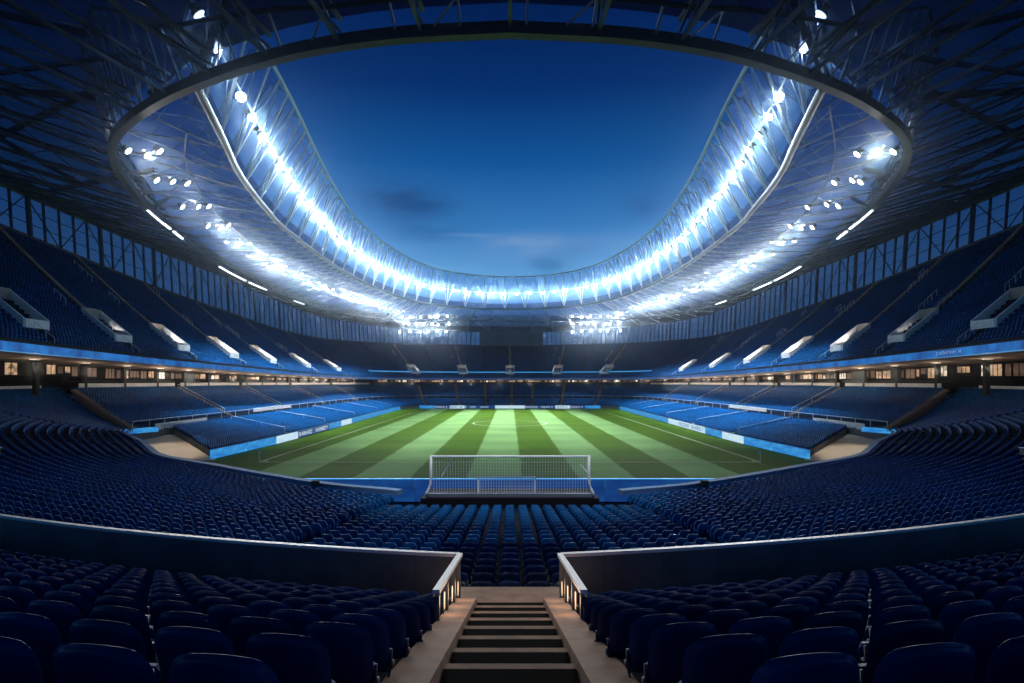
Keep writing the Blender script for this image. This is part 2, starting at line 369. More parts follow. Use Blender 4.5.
FAR_V = [(-.23, -.03, .15), (.23, -.03, .15), (.2, .07, .66), (-.2, .07, .66), (-.23, .04, .15), (.23, .04, .15), (.2, .12, .65), (-.2, .12, .65), (-.21, -.36, .38), (.21, -.36, .38), (.22, -.04, .34), (-.22, -.04, .34)]
FAR_F = [(0, 1, 2, 3), (5, 4, 7, 6), (1, 5, 6, 2), (4, 0, 3, 7), (3, 2, 6, 7), (8, 9, 10, 11)]
bulk = {'med': [], 'far': []}
def add_bulk(kind, pos, ang):
    if len(pos): bulk[kind].append(np.column_stack([pos, ang]))
def bulk_object():
    VV = []; loops = []; starts = []; totals = []; tint = []; base = 0; lb = 0
    for kind, V, F in (('med', MED_V, MED_F), ('far', FAR_V, FAR_F)):
        D = np.vstack(bulk[kind]); V = np.array(V); n = len(D)
        jit = rng.normal(0, 0.02, n)
        c, s = np.cos(D[:, 3] + jit), np.sin(D[:, 3] + jit)
        X = D[:, 0, None] + V[None, :, 0] * c[:, None] - V[None, :, 1] * s[:, None]
        Yv = D[:, 1, None] + V[None, :, 0] * s[:, None] + V[None, :, 1] * c[:, None]
        Z = D[:, 2, None] + V[None, :, 2] + 0 * X
        VV.append(np.stack([X, Yv, Z], 2).reshape(-1, 3))
        t = 0.75 + 0.5 * rng.random(n); tint.append(np.repeat(t, len(V)))
        fl = np.concatenate([np.array(f) for f in F]); ft = np.array([len(f) for f in F])
        off = base + np.arange(n) * len(V)
        loops.append((off[:, None] + fl[None, :]).ravel()); totals.append(np.tile(ft, n))
        base += n * len(V)
    VV = np.vstack(VV).astype(np.float32); loops = np.concatenate(loops).astype(np.int32); totals = np.concatenate(totals).astype(np.int32)
    me = bpy.data.meshes.new('seat_rows'); me.vertices.add(len(VV)); me.vertices.foreach_set('co', VV.ravel())
    me.loops.add(len(loops)); me.loops.foreach_set('vertex_index', loops)
    me.polygons.add(len(totals)); st = np.concatenate([[0], np.cumsum(totals)[:-1]]).astype(np.int32)
    me.polygons.foreach_set('loop_start', st); me.update(calc_edges=True)
    a = me.attributes.new('tint', 'FLOAT', 'POINT'); a.data.foreach_set('value', np.concatenate(tint).astype(np.float32))
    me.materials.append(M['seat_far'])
    o = link('seat_rows', me); props(o, 'thousands of blue seats filling the stands all around the pitch', 'seats', kind='stuff')
    print('bulk seats', sum(len(np.vstack(b)) for b in bulk.values()), 'verts', len(VV))

# ------------------------------------------------------------------ the near stand: two blocks of seats by the stairs
def dy(x): x = max(0, abs(x) - .9); return .14 * x + .011 * x * x
def fz(Y): return -0.95 - 0.345 * Y
PITCH = 0.74
cand = []
for s in (-1, 1):
    lab = 'dark stepped floor under the seats %s of the stairs' % SIDE[s]
    st = empty('near_stand', (s * 5, 6, -3), lab, 'stand', 'near stand blocks beside the stairs')
    b = MB(); xs = np.concatenate([np.linspace(.93, 2, 4), np.linspace(3, 17, 15)])
    for k in range(-4, 12):
        yc = 2.33 + PITCH * k; z = fz(yc)
        A = [(s * x, yc - .37 + dy(x), z) for x in xs]; B = [(s * x, yc + (.37 if k < 11 else .6) + dy(x), z) for x in xs]
        b.strip(A, B); b.strip(B, [(p[0], p[1], z - PITCH * .345) for p in B])
    o = b.build('terrace', M['terrace_near'], st); o.matrix_parent_inverse = Matrix.Translation((-s * 5, -6, 3))
    for k in range(-4, 11):
        yc = 2.33 + PITCH * k; z = fz(yc)
        x = 1.16 + rng.uniform(-.03, .03); j = 1
        x += 0.006 * k
        while x < 16.5:
            y = yc + dy(x) - .02
            sl = math.atan(.14 + .022 * max(0, x - .9))
            vis = k >= 0 and (x - .3) / y < .93
            cand.append((0 if vis else 1, s, k, j, (s * x, y, z), s * sl + PI))
            x += .555 / math.sqrt(1 + math.tan(sl) ** 2); j += 1
fore_n = 0
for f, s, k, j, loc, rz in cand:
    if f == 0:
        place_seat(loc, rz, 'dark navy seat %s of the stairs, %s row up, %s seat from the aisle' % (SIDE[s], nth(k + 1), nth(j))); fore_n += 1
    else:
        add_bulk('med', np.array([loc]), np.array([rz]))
print('foreground seats', fore_n)

# parapets
for s in (-1, 1):
    xs = np.concatenate([[.97], np.linspace(1.8, 17, 14)])
    line = [(s * x, 10.62 + dy(x), -3.30) for x in xs]
    e = empty('parapet_wall', (s * 1, 10.6, -4.6), 'dark parapet wall with a pale rail, %s of the stairs' % SIDE[s], 'parapet', 'parapet walls beside the stairs')
    org = (s * 1, 10.6, -4.6)
    b = MB(); b.tube(line, .055, 4, rz=.03); b.build('coping', M['coping'], e, origin=org)
    dense = [Vector(p) for p in line]
    for k in range(len(dense) - 1):
        p, q = dense[k], dense[k + 1]; d = (q - p); p2 = p + d * .004; q2 = q - d * .004
        b = MB(); nrm = Vector((-d.y, d.x, 0)).normalized() * .035
        P = [p2 + nrm, q2 + nrm, q2 - nrm, p2 - nrm]; i = len(b.v)
        b.v += [(v.x, v.y, -3.335) for v in P] + [(v.x, v.y, -5.6) for v in P]
        b.f += [(0, 1, 2, 3), (7, 6, 5, 4), (4, 5, 1, 0), (5, 6, 2, 1), (6, 7, 3, 2), (7, 4, 0, 3)]
        b.build('panel', M['panel'], e, origin=org)
    b = MB(); b.tube([(s * .95, 10.66, -3.302), (s * 1.005, 7.62, -2.87)], .05, 4, rz=.028); b.build('handrail', M['coping'], e, origin=org)
    for t in (0.03, .33, .66, .985):
        y = 10.6 + (7.62 - 10.6) * t; x = .97 + .035 * t; zt = -3.335 + .43 * t; zb = -1.16 - .28 * y - .02
        b = MB(); b.box((s * x, y, (zt + zb) / 2 - .02), (.085, .10, zt - zb - .0)); b.build('post', M['steel_dark'], e, origin=org)
        if t < .9:  # added glow strips and lamps stand in for warm light along the stairs
            l = empty('stair_fill_light', (s * (x - .02), y - .5, -1.14 - .28 * (y - .5) + .03 + .10), 'small added warm glow strip on the %s side of the stairs, %s from the landing' % (SIDE[s], nth([0.03, .33, .66].index(t) + 1)), 'added light', 'added lights along the stairs')
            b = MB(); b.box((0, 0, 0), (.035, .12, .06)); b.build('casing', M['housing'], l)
            b = MB(); b.box((-s * .02, 0, .10), (.012, .06, .24)); b.build('lens', M['stair_fill'], l)
            ld = bpy.data.lights.new('stair_fill', 'POINT'); ld.energy = 4.0; ld.color = (1, .68, .45); ld.shadow_soft_size = .12
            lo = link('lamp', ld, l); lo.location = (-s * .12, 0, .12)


# stairs
e = empty('stairway', (0, 5, -3), 'tan concrete stairs with black treads leading down to the landing', 'stairs'); org = (0, 5, -3)
for s in (-1, 1):
    b = MB(); x0, x1 = s * .62, s * .99
    pr = [(y, -1.14 - .28 * y + .03) for y in (-1.5, 10.35)]
    b.quad((x0, pr[0][0], pr[0][1]), (x1, pr[0][0], pr[0][1]), (x1, pr[1][0], pr[1][1]), (x0, pr[1][0], pr[1][1]))
    b.quad((x0, pr[0][0], pr[0][1] - 1), (x0, pr[0][0], pr[0][1]), (x0, pr[1][0], pr[1][1]), (x0, pr[1][0], pr[1][1] - 1))
    b.quad((x1, pr[1][0], pr[1][1] - 1.2), (x1, pr[1][0], pr[1][1]), (x1, pr[0][0], pr[0][1]), (x1, pr[0][0], pr[0][1] - 1.2))
    b.build('stringer', M['tan'], e, origin=org)
for k in range(-7, 8):
    yc = 4.8 + .74 * k; z = -1.14 - .28 * (yc + .37) - .02
    b = MB(); b.box((0, yc, z - .15), (1.236, .738, .30)); o = b.build('step', M['tan'], e, origin=org)
    b = MB(); b.box((0, yc - .03, z + .006), (1.2, .56, .012)); b.build('tread', M['black'], o, origin=(0, 0, 0)).location = (0, 0, 0)
    o.children[0].matrix_parent_inverse = Matrix.Translation((-org[0], -org[1], -org[2]))
    o.children[0].location = (0, 0, 0)
b = MB(); b.box((0, 10.92, -4.32), (2.0, 1.12, .2)); b.build('landing', M['tan'], e, origin=org)

# ------------------------------------------------------------------ lower centre block
e = empty('lower_block_stand', (0, 20, -6), 'dark sunken floor of the seat block between the stairs and the goal', 'stand'); org = (0, 20, -6)
b = MB(); NR = 20; cz = lambda y: -4.9 - .11 * (y - 12)
for k in range(NR + 1):
    y0 = 11.5 + .77 * k; z = cz(y0 + .38)
    b.quad((-6.4, y0, z), (6.4, y0, z), (6.4, y0 + .77, z), (-6.4, y0 + .77, z))
    b.quad((-6.4, y0 + .77, z), (6.4, y0 + .77, z), (6.4, y0 + .77, z - .0847), (-6.4, y0 + .77, z - .0847))
b.build('terrace', M['terrace_near'], e, origin=org)
b = MB(); b.box((0, 29.2, -6.10), (8.9, 2.6, .5)); b.build('goal_platform', M['box_black'], e, origin=org)
b = MB(); b.box((0, 11.46, -4.9), (12.8, .08, 1.1)); b.build('landing_face', M['panel'], e, origin=org)
cnt = 0
for k in range(NR):
    y = 11.5 + .77 * k + .45; z = cz(11.5 + .77 * k + .38)
    for j in sorted(range(-10, 11), key=abs):
        x = .59 * j + rng.normal(0, .006)
        if n_seat < 300 and k < 8 and (abs(x) < .11 * y + .3):
            where = 'in the middle column' if j == 0 else '%s column %s of the middle' % (nth(abs(j)), SIDE[1 if j > 0 else -1])
            place_seat((x, y, z), PI, 'blue seat below the landing, %s row, %s' % (nth(k + 1), where))
        else: add_bulk('med', np.array([(x, y, z)]), np.array([PI]))
print('individual seats', n_seat)

# ------------------------------------------------------------------ terraces
def rows_of(C0, C1, nrow, prof=None, gp=None):
    """C0 front curve, C1 back curve (same samples); returns a function row edge k -> (curve xyz)"""
    gp = gp or (lambda f: f)
    def at(f):
        P = C0 + (C1 - C0) * f; P = P.copy(); P[:, 2] = C0[:, 2] + (C1[:, 2] - C0[:, 2]) * gp(f); return P
    return at
def terrace_mb(at, nrow, i0=0, i1=None, f0=0.0, f1=1.0):
    b = MB()
    for k in range(nrow):
        fa = f0 + (f1 - f0) * k / nrow; fb = f0 + (f1 - f0) * (k + 1) / nrow
        A = at(fa)[i0:i1]; B = at(fb)[i0:i1]; T = B.copy(); T[:, 2] = A[:, 2]
        b.strip(A, T); b.strip(T, B)
    return b
def seat_rows(at, nrow, spacing, kind, gaps=(), f0=0.0, f1=1.0, holes=(), keep=None, slot=.62, zmode='far'):
    """gaps: (sample index, half width, fa, fb)"""
    N = len(at(0))
    for k in range(nrow):
        fa = f0 + (f1 - f0) * k / nrow; fs = f0 + (f1 - f0) * (k + slot) / nrow; fo = f0 + (f1 - f0) * (k + 1) / nrow
        P = at(fs); Q = at(fo); P[:, 2] = at(fa)[:, 2]
        s = arclen(P); t = np.arange(.3, s[-1] - .2, spacing)
        t = t + rng.uniform(0, .3)
        t = t[t < s[-1]]
        idx = np.interp(t, s, np.arange(N))
        ok = np.ones(len(t), bool)
        for gi, hw, ga, gb in gaps:
            if ga <= fs <= gb: ok &= np.abs(t - np.interp(gi, np.arange(N), s)) > hw
        if keep is not None: ok &= keep(idx, fs)
        t = t[ok]; idx = idx[ok]
        pos = np.stack([np.interp(idx, np.arange(N), P[:, c]) for c in range(3)], 1)
        ow = np.stack([np.interp(idx, np.arange(N), (Q - P)[:, c]) for c in range(2)], 1)
        # seat faces square to the row
        tg = np.gradient(P[:, :2], axis=0); tg = np.stack([np.interp(idx, np.arange(N), tg[:, c]) for c in range(2)], 1)
        nr = np.stack([-tg[:, 1], tg[:, 0]], 1); sg = np.sign((nr * ow).sum(1)); nr = nr * sg[:, None]
        ang = np.arctan2(nr[:, 1], nr[:, 0]) - PI / 2
        if len(pos): add_bulk(kind, pos, ang)
def aisle_mb(at, gi, nrow, hw, fa, fb, dz=.02):
    b = MB(); N = len(at(0)); ar = np.arange(N)
    for k in range(nrow * 2):
        f0 = k / (nrow * 2); f1 = (k + 1) / (nrow * 2)
        if f0 < fa - 1e-6 or f1 > fb + 1e-6: continue
        A = at(f0); B = at(f1)
        p = np.array([np.interp(gi, ar, A[:, c]) for c in range(3)]); q = np.array([np.interp(gi, ar, B[:, c]) for c in range(3)])
        p1 = np.array([np.interp(min(gi + .2, N - 1), ar, A[:, c]) for c in range(3)]) - np.array([np.interp(max(gi - .2, 0), ar, A[:, c]) for c in range(3)])
        p1[2] = 0; p1 /= np.linalg.norm(p1); z = q[2] + dz; h = q[2] - p[2]
        a, bb, c, d = p - p1 * hw, p + p1 * hw, q + p1 * hw, q - p1 * hw
        b.quad((a[0], a[1], z), (bb[0], bb[1], z), (c[0], c[1], z), (d[0], d[1], z))
        b.quad((a[0], a[1], z - h - dz), (bb[0], bb[1], z - h - dz), (bb[0], bb[1], z), (a[0], a[1], z))
        for e1, e2 in ((a, d), (bb, c)): b.quad((e1[0], e1[1], z - h - .3), (e2[0], e2[1], z - h - .3), (e2[0], e2[1], z), (e1[0], e1[1], z))
    return b
def rail_mb(at, gi, off, fa, fb, h=.95, r=.04):
    N = len(at(0)); ar = np.arange(N); pts = []
    for f in np.linspace(fa, fb, 8):
        A = at(f); p = np.array([np.interp(gi, ar, A[:, c]) for c in range(3)]); q = np.array([np.interp(min(gi + .3, N - 1), ar, A[:, c]) for c in range(3)]); d = q - p; d[2] = 0; d /= max(1e-6, np.linalg.norm(d))
        p = p + d * off; pts.append((p[0], p[1], p[2] + h))
    b = MB(); b.tube(pts, r, 6)
    for k in (0, 3, 7): b.tube([pts[k], (pts[k][0], pts[k][1], pts[k][2] - h)], r * .8, 5)
    return b

# near bowl: from the middle block round to the side stands
B0 = [(5.6, 28.2, -6.3), (11.4, 30.5, -6.15), (24.0, 39.5, -6.0), (31.2, 48.2, -6.1), (38.0, 57.2, -6.3), (48.5, 70.5, -6.9), (60.5, 88.5, -7.8)]
B1 = [(6.6, 12.0, -4.65), (12.8, 14.9, -4.6), (25, 20.5, -4.2), (42, 32, -3.4), (59, 48, -2.4), (68, 66, -1.6), (69, 86, -1.3)]
NB = 61
for s in (-1, 1):
    C0, C1 = cat(B0, NB), cat(B1, NB)
    if s < 0: C0, C1 = mir(C0), mir(C1)
    at = rows_of(C0, C1, 27, gp=lambda f: f ** 1.1)
    org = (s * 30, 35, -6)
    e = empty('near_bowl_stand', org, 'dark curved lower stand sweeping from the goal round the %s near corner' % SIDE[s], 'stand', 'curved stands at the near corners')
    terrace_mb(at, 27).build('terrace', M['terrace'], e, origin=org)
    b = MB(); A = C0.copy(); A[:, 2] += .0; Bm = C0.copy(); Bm[:, 2] = -12.3; b.strip(A, Bm)
    E0 = np.array([C0[0] + (C1[0] - C0[0]) * f for f in np.linspace(0, 1, 12)]); E1 = E0.copy(); E1[:, 2] = -8; b.strip(E0, E1)
    b.build('side_wall', M['panel'], e, origin=org)
    b = MB(); pc = C0.copy(); pc[:, 2] += np.interp(np.arange(NB), [0, 16, 28, 60], [.66, .62, .22, .08]); dd = C1 - C0; dd[:, 2] = 0; dd /= np.linalg.norm(dd, axis=1)[:, None]
    b.tube(pc[:58] - dd[:58] * .22, 0.24, 4, rz=.12); b.build('front_coping', M['pale_blue'], e, origin=org)
    gaps = [(24, .6, 0, 1), (37, .6, 0, 1), (48, .6, 0, 1)]
    for gi, *_r in gaps: aisle_mb(at, gi, 27, .5, 0, 1).build('aisle_stair', M['terrace_near'], e, origin=org)
    for par in (0, 1):
        seat_rows(lambda f: at(f), 27, .56, 'med', gaps, keep=(lambda par: (lambda idx, f: (np.round(f * 27 - .62).astype(int) % 2 == par) & ((idx < 59) if par else np.ones(len(idx), bool))))(par))
    b = MB(); Q0 = C1[40:].copy(); Q0[:, 2] -= .2; Q1 = Q0.copy(); Q1[:, 2] += 2.3; b.strip(Q0, Q1); b.build('rear_wall', M['box_black'], e, origin=org)
    b = MB(); Q0 = C1[50:59].copy(); Q0[:, 2] += .5; b.tube(Q0 - dd[50:59] * .2, .08, 4, rz=.2); b.build('rear_coping', M['white'], e, origin=org)
    # small black box on the coping
    p = np.array([np.interp(8.6, np.arange(NB), pc[:, c]) for c in range(3)])
    o = empty('loudspeaker', (p[0], p[1] - .35, p[2] - .3), 'small black loudspeaker box standing on the pale coping of the %s near stand' % SIDE[s], 'loudspeaker', 'black boxes on the near copings')
    bb = MB(); bb.box((0, 0, .44), (.34, .3, .3)); bb.box((0, 0, .15), (.1, .1, .32)); bb.build('cabinet', M['box_black'], o)
    bb = MB(); bb.box((0, -.16, .44), (.28, .02, .24)); bb.build('grille', M['housing'], o)
    # covered camera among the seats
    p = np.array([np.interp(23.0, np.arange(NB), at(.60)[:, c]) for c in range(3)])
    o = empty('covered_camera', tuple(p), 'small tan covered camera on a tripod among dark seats near the %s edge' % SIDE[s], 'camera', 'covered cameras in the near corners')
    for a in (0, 120, 240):
        bb = MB(); bb.tube([(.0, 0, .75), (.28 * math.cos(R(a)), .28 * math.sin(R(a)), 0)], .022, 6); bb.build('leg', M['housing'], o)
    bb = MB(); bb.box((0, 0, .95), (.26, .5, .34), rz=s * .5); bb.build('cover', M['skin_tan'], o)
    bb = MB(); bb.box((0, 0, 1.16), (.34, .62, .05), rz=s * .5); bb.build('hood', M['white'], o)
    bb = MB(); bb.tube([(-s * .12, .22, .95), (-s * .24, .44, .96)], .07, 10); bb.build('lens', M['box_black'], o)

# main lower tier
G0 = [(42.2, 79, -9.8), (41, 100, -9.8), (41.3, 130, -9.8), (41.8, 160, -9.8), (42.2, 190, -9.8), (42.3, 212, -9.8), (37.5, 223, -9.8), (20, 224.5, -9.8), (0, 225, -9.8)]
G1 = [(67, 86, -1.3), (67, 104, -1.3), (67, 131, -1.3), (67, 160, -1.4), (66, 192, -1.5), (62, 220, -1.6), (46, 241, -1.7), (24, 247, -1.75), (0, 248, -1.75)]
NU = 81
GM = [tuple(np.array(a_) + (np.array(b_) - np.array(a_)) * .54) for a_, b_ in zip(G0, G1)]
GMf = [(54.6, 90.5, GM[0][2])] + [(GM[1][0], 105, GM[1][2])] + GM[2:]
C0, C1, CM, CF = ucurve(G0, NU), ucurve(G1, NU), ucurve(GM, NU), ucurve(GMf, NU)
NTOT = 2 * NU - 1
def gprof(f): return f * .5 if f < .54 else .315 + (f - .54) / .46 * .685
def at(f):
    P = C0 + (CF - C0) * (f / .54) if f < .54 else CM + (C1 - CM) * ((f - .54) / .46)
    P = P.copy(); P[:, 2] = C0[:, 2] + (C1[:, 2] - C0[:, 2]) * gprof(f); return P
atR = lambda lo, hi: (lambda f: at(f)[lo:hi])
iY = lambda y: float(np.interp(y, C0[:NU, 1], np.arange(NU)))          # index on the right side for a given y of the front curve
up_a = [iY(y) for y in (110, 139, 170, 200)]; lo_a = [iY(y) for y in (104, 128, 154, 182, 205)]
mid = NU - 1
far_a = [mid - 17, mid - 10, mid - 4.2, mid - .3, mid + 4.6, mid + 10, mid + 17]
sections = [('right', 0, 55), ('far', 54, NTOT - 54), ('left', NTOT - 55, NTOT)]
def side_idx(i, s): return i if s == 'right' else NTOT - 1 - i
gaps = []
for i in up_a:
    for q in (i, NTOT - 1 - i): gaps.append((q, .75, .56, 1))
for i in lo_a:
    for q in (i, NTOT - 1 - i): gaps.append((q, .7, 0, .52))
for i in far_a: gaps.append((i, .8, 0, 1))
f_start = .54
def keep_low(idx, f):
    if .525 < f < .575: return np.zeros(len(idx), bool)
    return np.ones(len(idx), bool)
seat_rows(at, 36, .58, 'far', gaps, keep=keep_low)
for nm, lo, hi in sections:
    a = atR(lo, hi); c = a(.5)[len(a(.5)) // 2]; org = (float(c[0]), float(c[1]), -8.0)
    words = {'right': 'long blue lower stand along the right side of the pitch', 'left': 'long blue lower stand along the left side of the pitch', 'far': 'blue lower stand behind the far end of the pitch'}[nm]
    e = empty('lower_stand', org, words, 'stand', 'lower tier stands')
    terrace_mb(a, 36).build('terrace', M['terrace'], e, origin=org)
    b = MB(); P = a(0).copy(); Q = P.copy(); Q[:, 2] = -12.3; b.strip(P, Q)
    if nm != 'far':
        k = 0 if nm == 'right' else -1
        E = np.array([a(f)[k] for f in np.linspace(0, 1, 20)]); F = E.copy(); F[:, 2] = -12.3; b.strip(E, F)
    b.build('front_wall', M['panel'], e, origin=org)
    b = MB(); P = a(.55).copy(); P[:, 2] += 1.0; b.tube(P, .05, 5)
    for k in range(0, len(P), 2): b.tube([P[k], P[k] - np.array([0, 0, 1.1])], .035, 4)
    b.build('walkway_railing', M['steel_white'], e, origin=org)
    if nm == 'far':
        for i in far_a: aisle_mb(a, i - lo, 36, .6, 0, 1).build('aisle_stair', mat('brown_aisle', (0.20, 0.13, 0.10), .8, noise=.2) if i == far_a[0] else bpy.data.materials['brown_aisle'], e, origin=org)
    else:
        for i in up_a:
            q = (i if nm == 'right' else NTOT - 1 - i) - lo
            aisle_mb(a, q, 36, .55, .56, 1).build('aisle_stair', M['aisle'], e, origin=org)
            rail_mb(a, q, .7, .6, .98).build('handrail', M['steel_white'], e, origin=org)
        for i in lo_a:
            q = (i if nm == 'right' else NTOT - 1 - i) - lo
            aisle_mb(a, q, 36, .5, 0, .52).build('aisle_stair', M['aisle'], e, origin=org)
            rail_mb(a, q, -.7, .05, .5).build('handrail', M['steel_white'], e, origin=org)
        s = 1 if nm == 'right' else -1
        aisle_mb(a, 0.0 + (0 if s > 0 else len(a(0)) - 1), 36, .55, .54, 1, .05).build('aisle_stair', M['aisle'], e, origin=org)
        # bright bent rail across the middle walkway
        i0, i1 = iY(122), iY(142)
        P = [at(.56)[side_idx(int(i), nm)] + np.array([0, 0, .55]) for i in range(int(i0), int(i1) + 1)]
        b = MB(); b.tube(P, .13, 4, rz=.4); b.build('walkway_panel', M['white'], e, origin=org)

# corner ramps, beams and the white lettered walls of the small blocks
def glyphs(b, p, dx, up, n, h, out, seedv, wfac=.6):
    """n letter-like marks along dx from p: uprights and bars, too small to read in the photograph"""
    rr = random.Random(seedv); p = Vector(p); dx = Vector(dx).normalized(); up = Vector(up).normalized(); out = Vector(out)
    x = 0
    for k in range(n):
        wd = h * wfac * rr.uniform(.8, 1.1)
        if rr.random() < .14: x += wd * .8; continue
        st = h * .17
        def bar(u0, v0, u1, v1):
            q = [p + dx * (x + u) + up * v + out for u, v in ((u0, v0), (u1, v0), (u1, v1), (u0, v1))]; b.quad(*q)
        bar(0, 0, st, h)
        kind = rr.randrange(5)
        if kind in (0, 1, 3): bar(wd - st, 0, wd, h)
        if kind in (0, 2, 4): bar(st, h - st, wd if kind != 0 else wd - st, h)
        if kind in (1, 2, 3): bar(st, h * .42, wd - st, h * .42 + st)
        if kind in (2, 4): bar(st, 0, wd, st)
        x += wd * 1.32
    return x
for s in (-1, 1):
    S = SIDE[s]
    b = MB(); P = [(41.0, 78.0, ZP + .02), (49.0, 73.0, ZP + .05), (61.5, 87.0, -8.3), (54.5, 91.2, -8.3)]
    top = [(s * x, y, z) for x, y, z in P]; i = 0
    b.v += top + [(x, y, -12.4) for x, y, z in top]; b.f += [(0, 1, 2, 3), (4, 5, 1, 0), (5, 6, 2, 1), (6, 7, 3, 2), (7, 4, 0, 3)]
    props(b.build('ramp', M['ramp']), 'cream concrete ramp rising from the %s near corner of the pitch into the stand' % S, 'ramp', 'corner ramps', kind='structure')
    e = empty('tunnel_beam', (s * 55, 88, -8), 'bright blue beam over the tunnel at the top of the %s corner ramp' % S, 'beam', 'blue tunnel beams')
    b = MB(); b.beam((s * 52.6, 83.7, -7.2), (s * 57.6, 82.9, -7.55), .12, .36); b.build('beam_face', M['screen'], e, origin=(s * 55, 88, -8))
    b = MB(); b.box((s * 57.4, 90.2, -9.3), (7.4, .3, 3.4), rz=s * -.12); b.build('tunnel_back', M['dark'], e, origin=(s * 55, 88, -8))
    e = empty('lettered_wall', (s * 54, 98, -8), 'low white wall with dark lettering behind the small %s corner seat block' % S, 'wall', 'white lettered walls at the corner blocks')
    b = MB(); b.box((s * 54.9, 94, -7.1), (.2, 14.5, .95)); b.build('wall', M['white'], e, origin=(s * 54, 98, -8))
    b = MB(); glyphs(b, (s * 54.78, 100 if s > 0 else 88, -7.35), (0, -s, 0), (0, 0, 1), 11, .5, (0, 0, 0), 11 + s, .9)
    b.build('lettering', M['glyph_dark'], e, origin=(s * 54, 98, -8))

# ------------------------------------------------------------------ advertising boards round the pitch
def board(p, q, h, m, label, group, glyph=None, gseed=1, cat_='advertising board', inward=None, z0=ZP, capm=None):
    p = Vector(p); q = Vector(q); d = (q - p); mid_ = (p + q) / 2; a = math.atan2(d.y, d.x); ln = d.length
    e = empty('advertising_board', (mid_.x, mid_.y, z0), label, cat_, group, rz=a)
    b = MB(); b.box((0, 0, h / 2 + .03), (ln - .06, .16, h - .02)); b.build('screen', m, e)
    b = MB(); b.box((0, .02, -.05), (ln - .04, .3, .14)); b.build('base', M['box_black'], e)
    b = MB(); b.box((0, 0, h + .05), (ln - .03, .22, .06)); b.build('top_rail', capm or M['pale_blue'], e)
    if glyph:
        b = MB(); x = -ln * .46; n = int(ln * .92 / (h * .55 * .75 * 1.25))
        glyphs(b, (x, -.1, h * .24), (1, 0, 0), (0, 0, 1), n, h * .55, (0, 0, 0), gseed, .75); b.build('lettering', glyph, e)
    return e
for s in (-1, 1):
    ys = np.linspace(78.2, 213, 15)
    for k in range(14):
        ya, yb = ys[k], ys[k + 1]
        xa, xb = [float(np.interp(y, C0[:NU, 1], C0[:NU, 0])) - .35 for y in (ya, yb)]
        p, q = (s * xa, ya, 0), (s * xb, yb, 0)
        if s > 0: p, q = q, p              # the screen (local -y) looks at the pitch
        m, gl, what = M['screen'], None, 'cyan'
        if s < 0 and k in (3, 4): m, gl, what = M['screen_blue'], M['glyph_white'], 'dark blue lettered'
        if s > 0 and k in (4, 5): m, gl, what = M['screen_white'], M['glyph_blue'], 'white lettered'
        if k in (2, 6): m, what = M['screen_white'], 'pale blue'
        board(p, q, 1.35, m, '%s light board on the %s touchline, %s from the near corner' % (what, SIDE[s], nth(k + 1)), 'light boards along the touchlines', gl, 20 + k)
    # curved corner boards
xs = np.linspace(-36, 36, 13)
for k in range(12):
    m, gl, what = (M['screen_blue'], M['glyph_white'], 'dark lettered')
    if k in (5, 6): m, gl, what = M['screen_white'], None, 'white'
    if k in (2, 9): m, gl, what = M['screen_white'], M['glyph_blue'], 'pale lettered'
    if k in (0, 11): m, gl, what = M['screen'], None, 'cyan'
    board((xs[k], 223.0, 0), (xs[k + 1], 223.0, 0), 1.25, m, '%s board behind the far goal line, %s from the left' % (what, nth(k + 1)), 'boards along the far goal line', gl, 60 + k)
xs = np.linspace(-29, 29, 7)
for k in range(6):
    board((xs[k], 57.0, 0), (xs[k + 1], 57.0, 0), 2.3, M['screen_blue'], 'deep blue board with a cyan top edge behind the near goal, %s from the left' % nth(k + 1), 'blue boards behind the near goal', z0=-12.3, capm=M['cyan_line'])
for s in (-1, 1):
    for k, (x, y) in enumerate(((25.5, 58.5), (28.5, 60.0), (35.5, 66.5))):
        o = MB(); o.box((0, 0, .35), (.35, .12, .7)); o.box((0, 0, .03), (.5, .4, .06)); o.box((0, 0, .75), (.22, .16, .12))
        oo = o.build('marker_post', M['white']); oo.location = (s * x, y, ZP + .01)
        props(oo, 'small white marker on the grass edge near the %s corner, %s from the goal' % (SIDE[s], nth(k + 1)), 'marker', 'white markers on the grass edge')

# ------------------------------------------------------------------ goals
GY = 28.2; GW = 3.98; GT = -3.80; GB = -5.84
e = empty('goal', (0, GY, GB), 'wide white goal with net on the platform facing the stairs', 'goal'); org = (0, GY, GB)
b = MB(); b.tube([(-GW, GY, GT), (GW, GY, GT)], .055, 8); b.build('crossbar', M['white'], e, origin=org)
for s in (-1, 1):
    b = MB(); b.tube([(s * GW, GY, GT + .04), (s * GW, GY, GT - .9), (s * (GW + .02), GY, GT - 1.35), (s * (GW + .10), GY - .02, GT - 1.62), (s * (GW + .20), GY - .04, GB + .22), (s * (GW + .22), GY - .05, GB)], .065, 8)
    b.build('post', M['white'], e, origin=org, smooth=True)
    b = MB(); b.tube([(s * (GW - 1.15), GY + .03, GT), (s * (GW - .5), GY + .3, GT - 1.05)] if s < 0 else [(GW - .45, GY + .1, GT - .42), (GW - .02, GY + .02, GT - .85)], .024, 6); b.build('stay', M['white'], e, origin=org)
b = MB(); b.tube([(-GW - .2, GY + .04, GB + .09), (GW + .2, GY + .04, GB + .09)], .075, 4, rz=.09); b.build('base_bar', M['steel'], e, origin=org)
b = MB(); nx = 58
for k in range(1, nx):
    x = -GW + 2 * GW * k / nx; b.beam((x, GY + .02, GT), (x, GY + .08, GB + .12), .0062, n=3)
for k in range(1, 13):
    z = GT + (GB + .1 - GT) * k / 13; b.beam((-GW, GY + .05, z), (GW, GY + .05, z), .0026, n=3)
b.build('net', M['net'], e, origin=org)
sx0, sx1, sz = -1.62, 1.27, -4.93; y2 = GY + .45
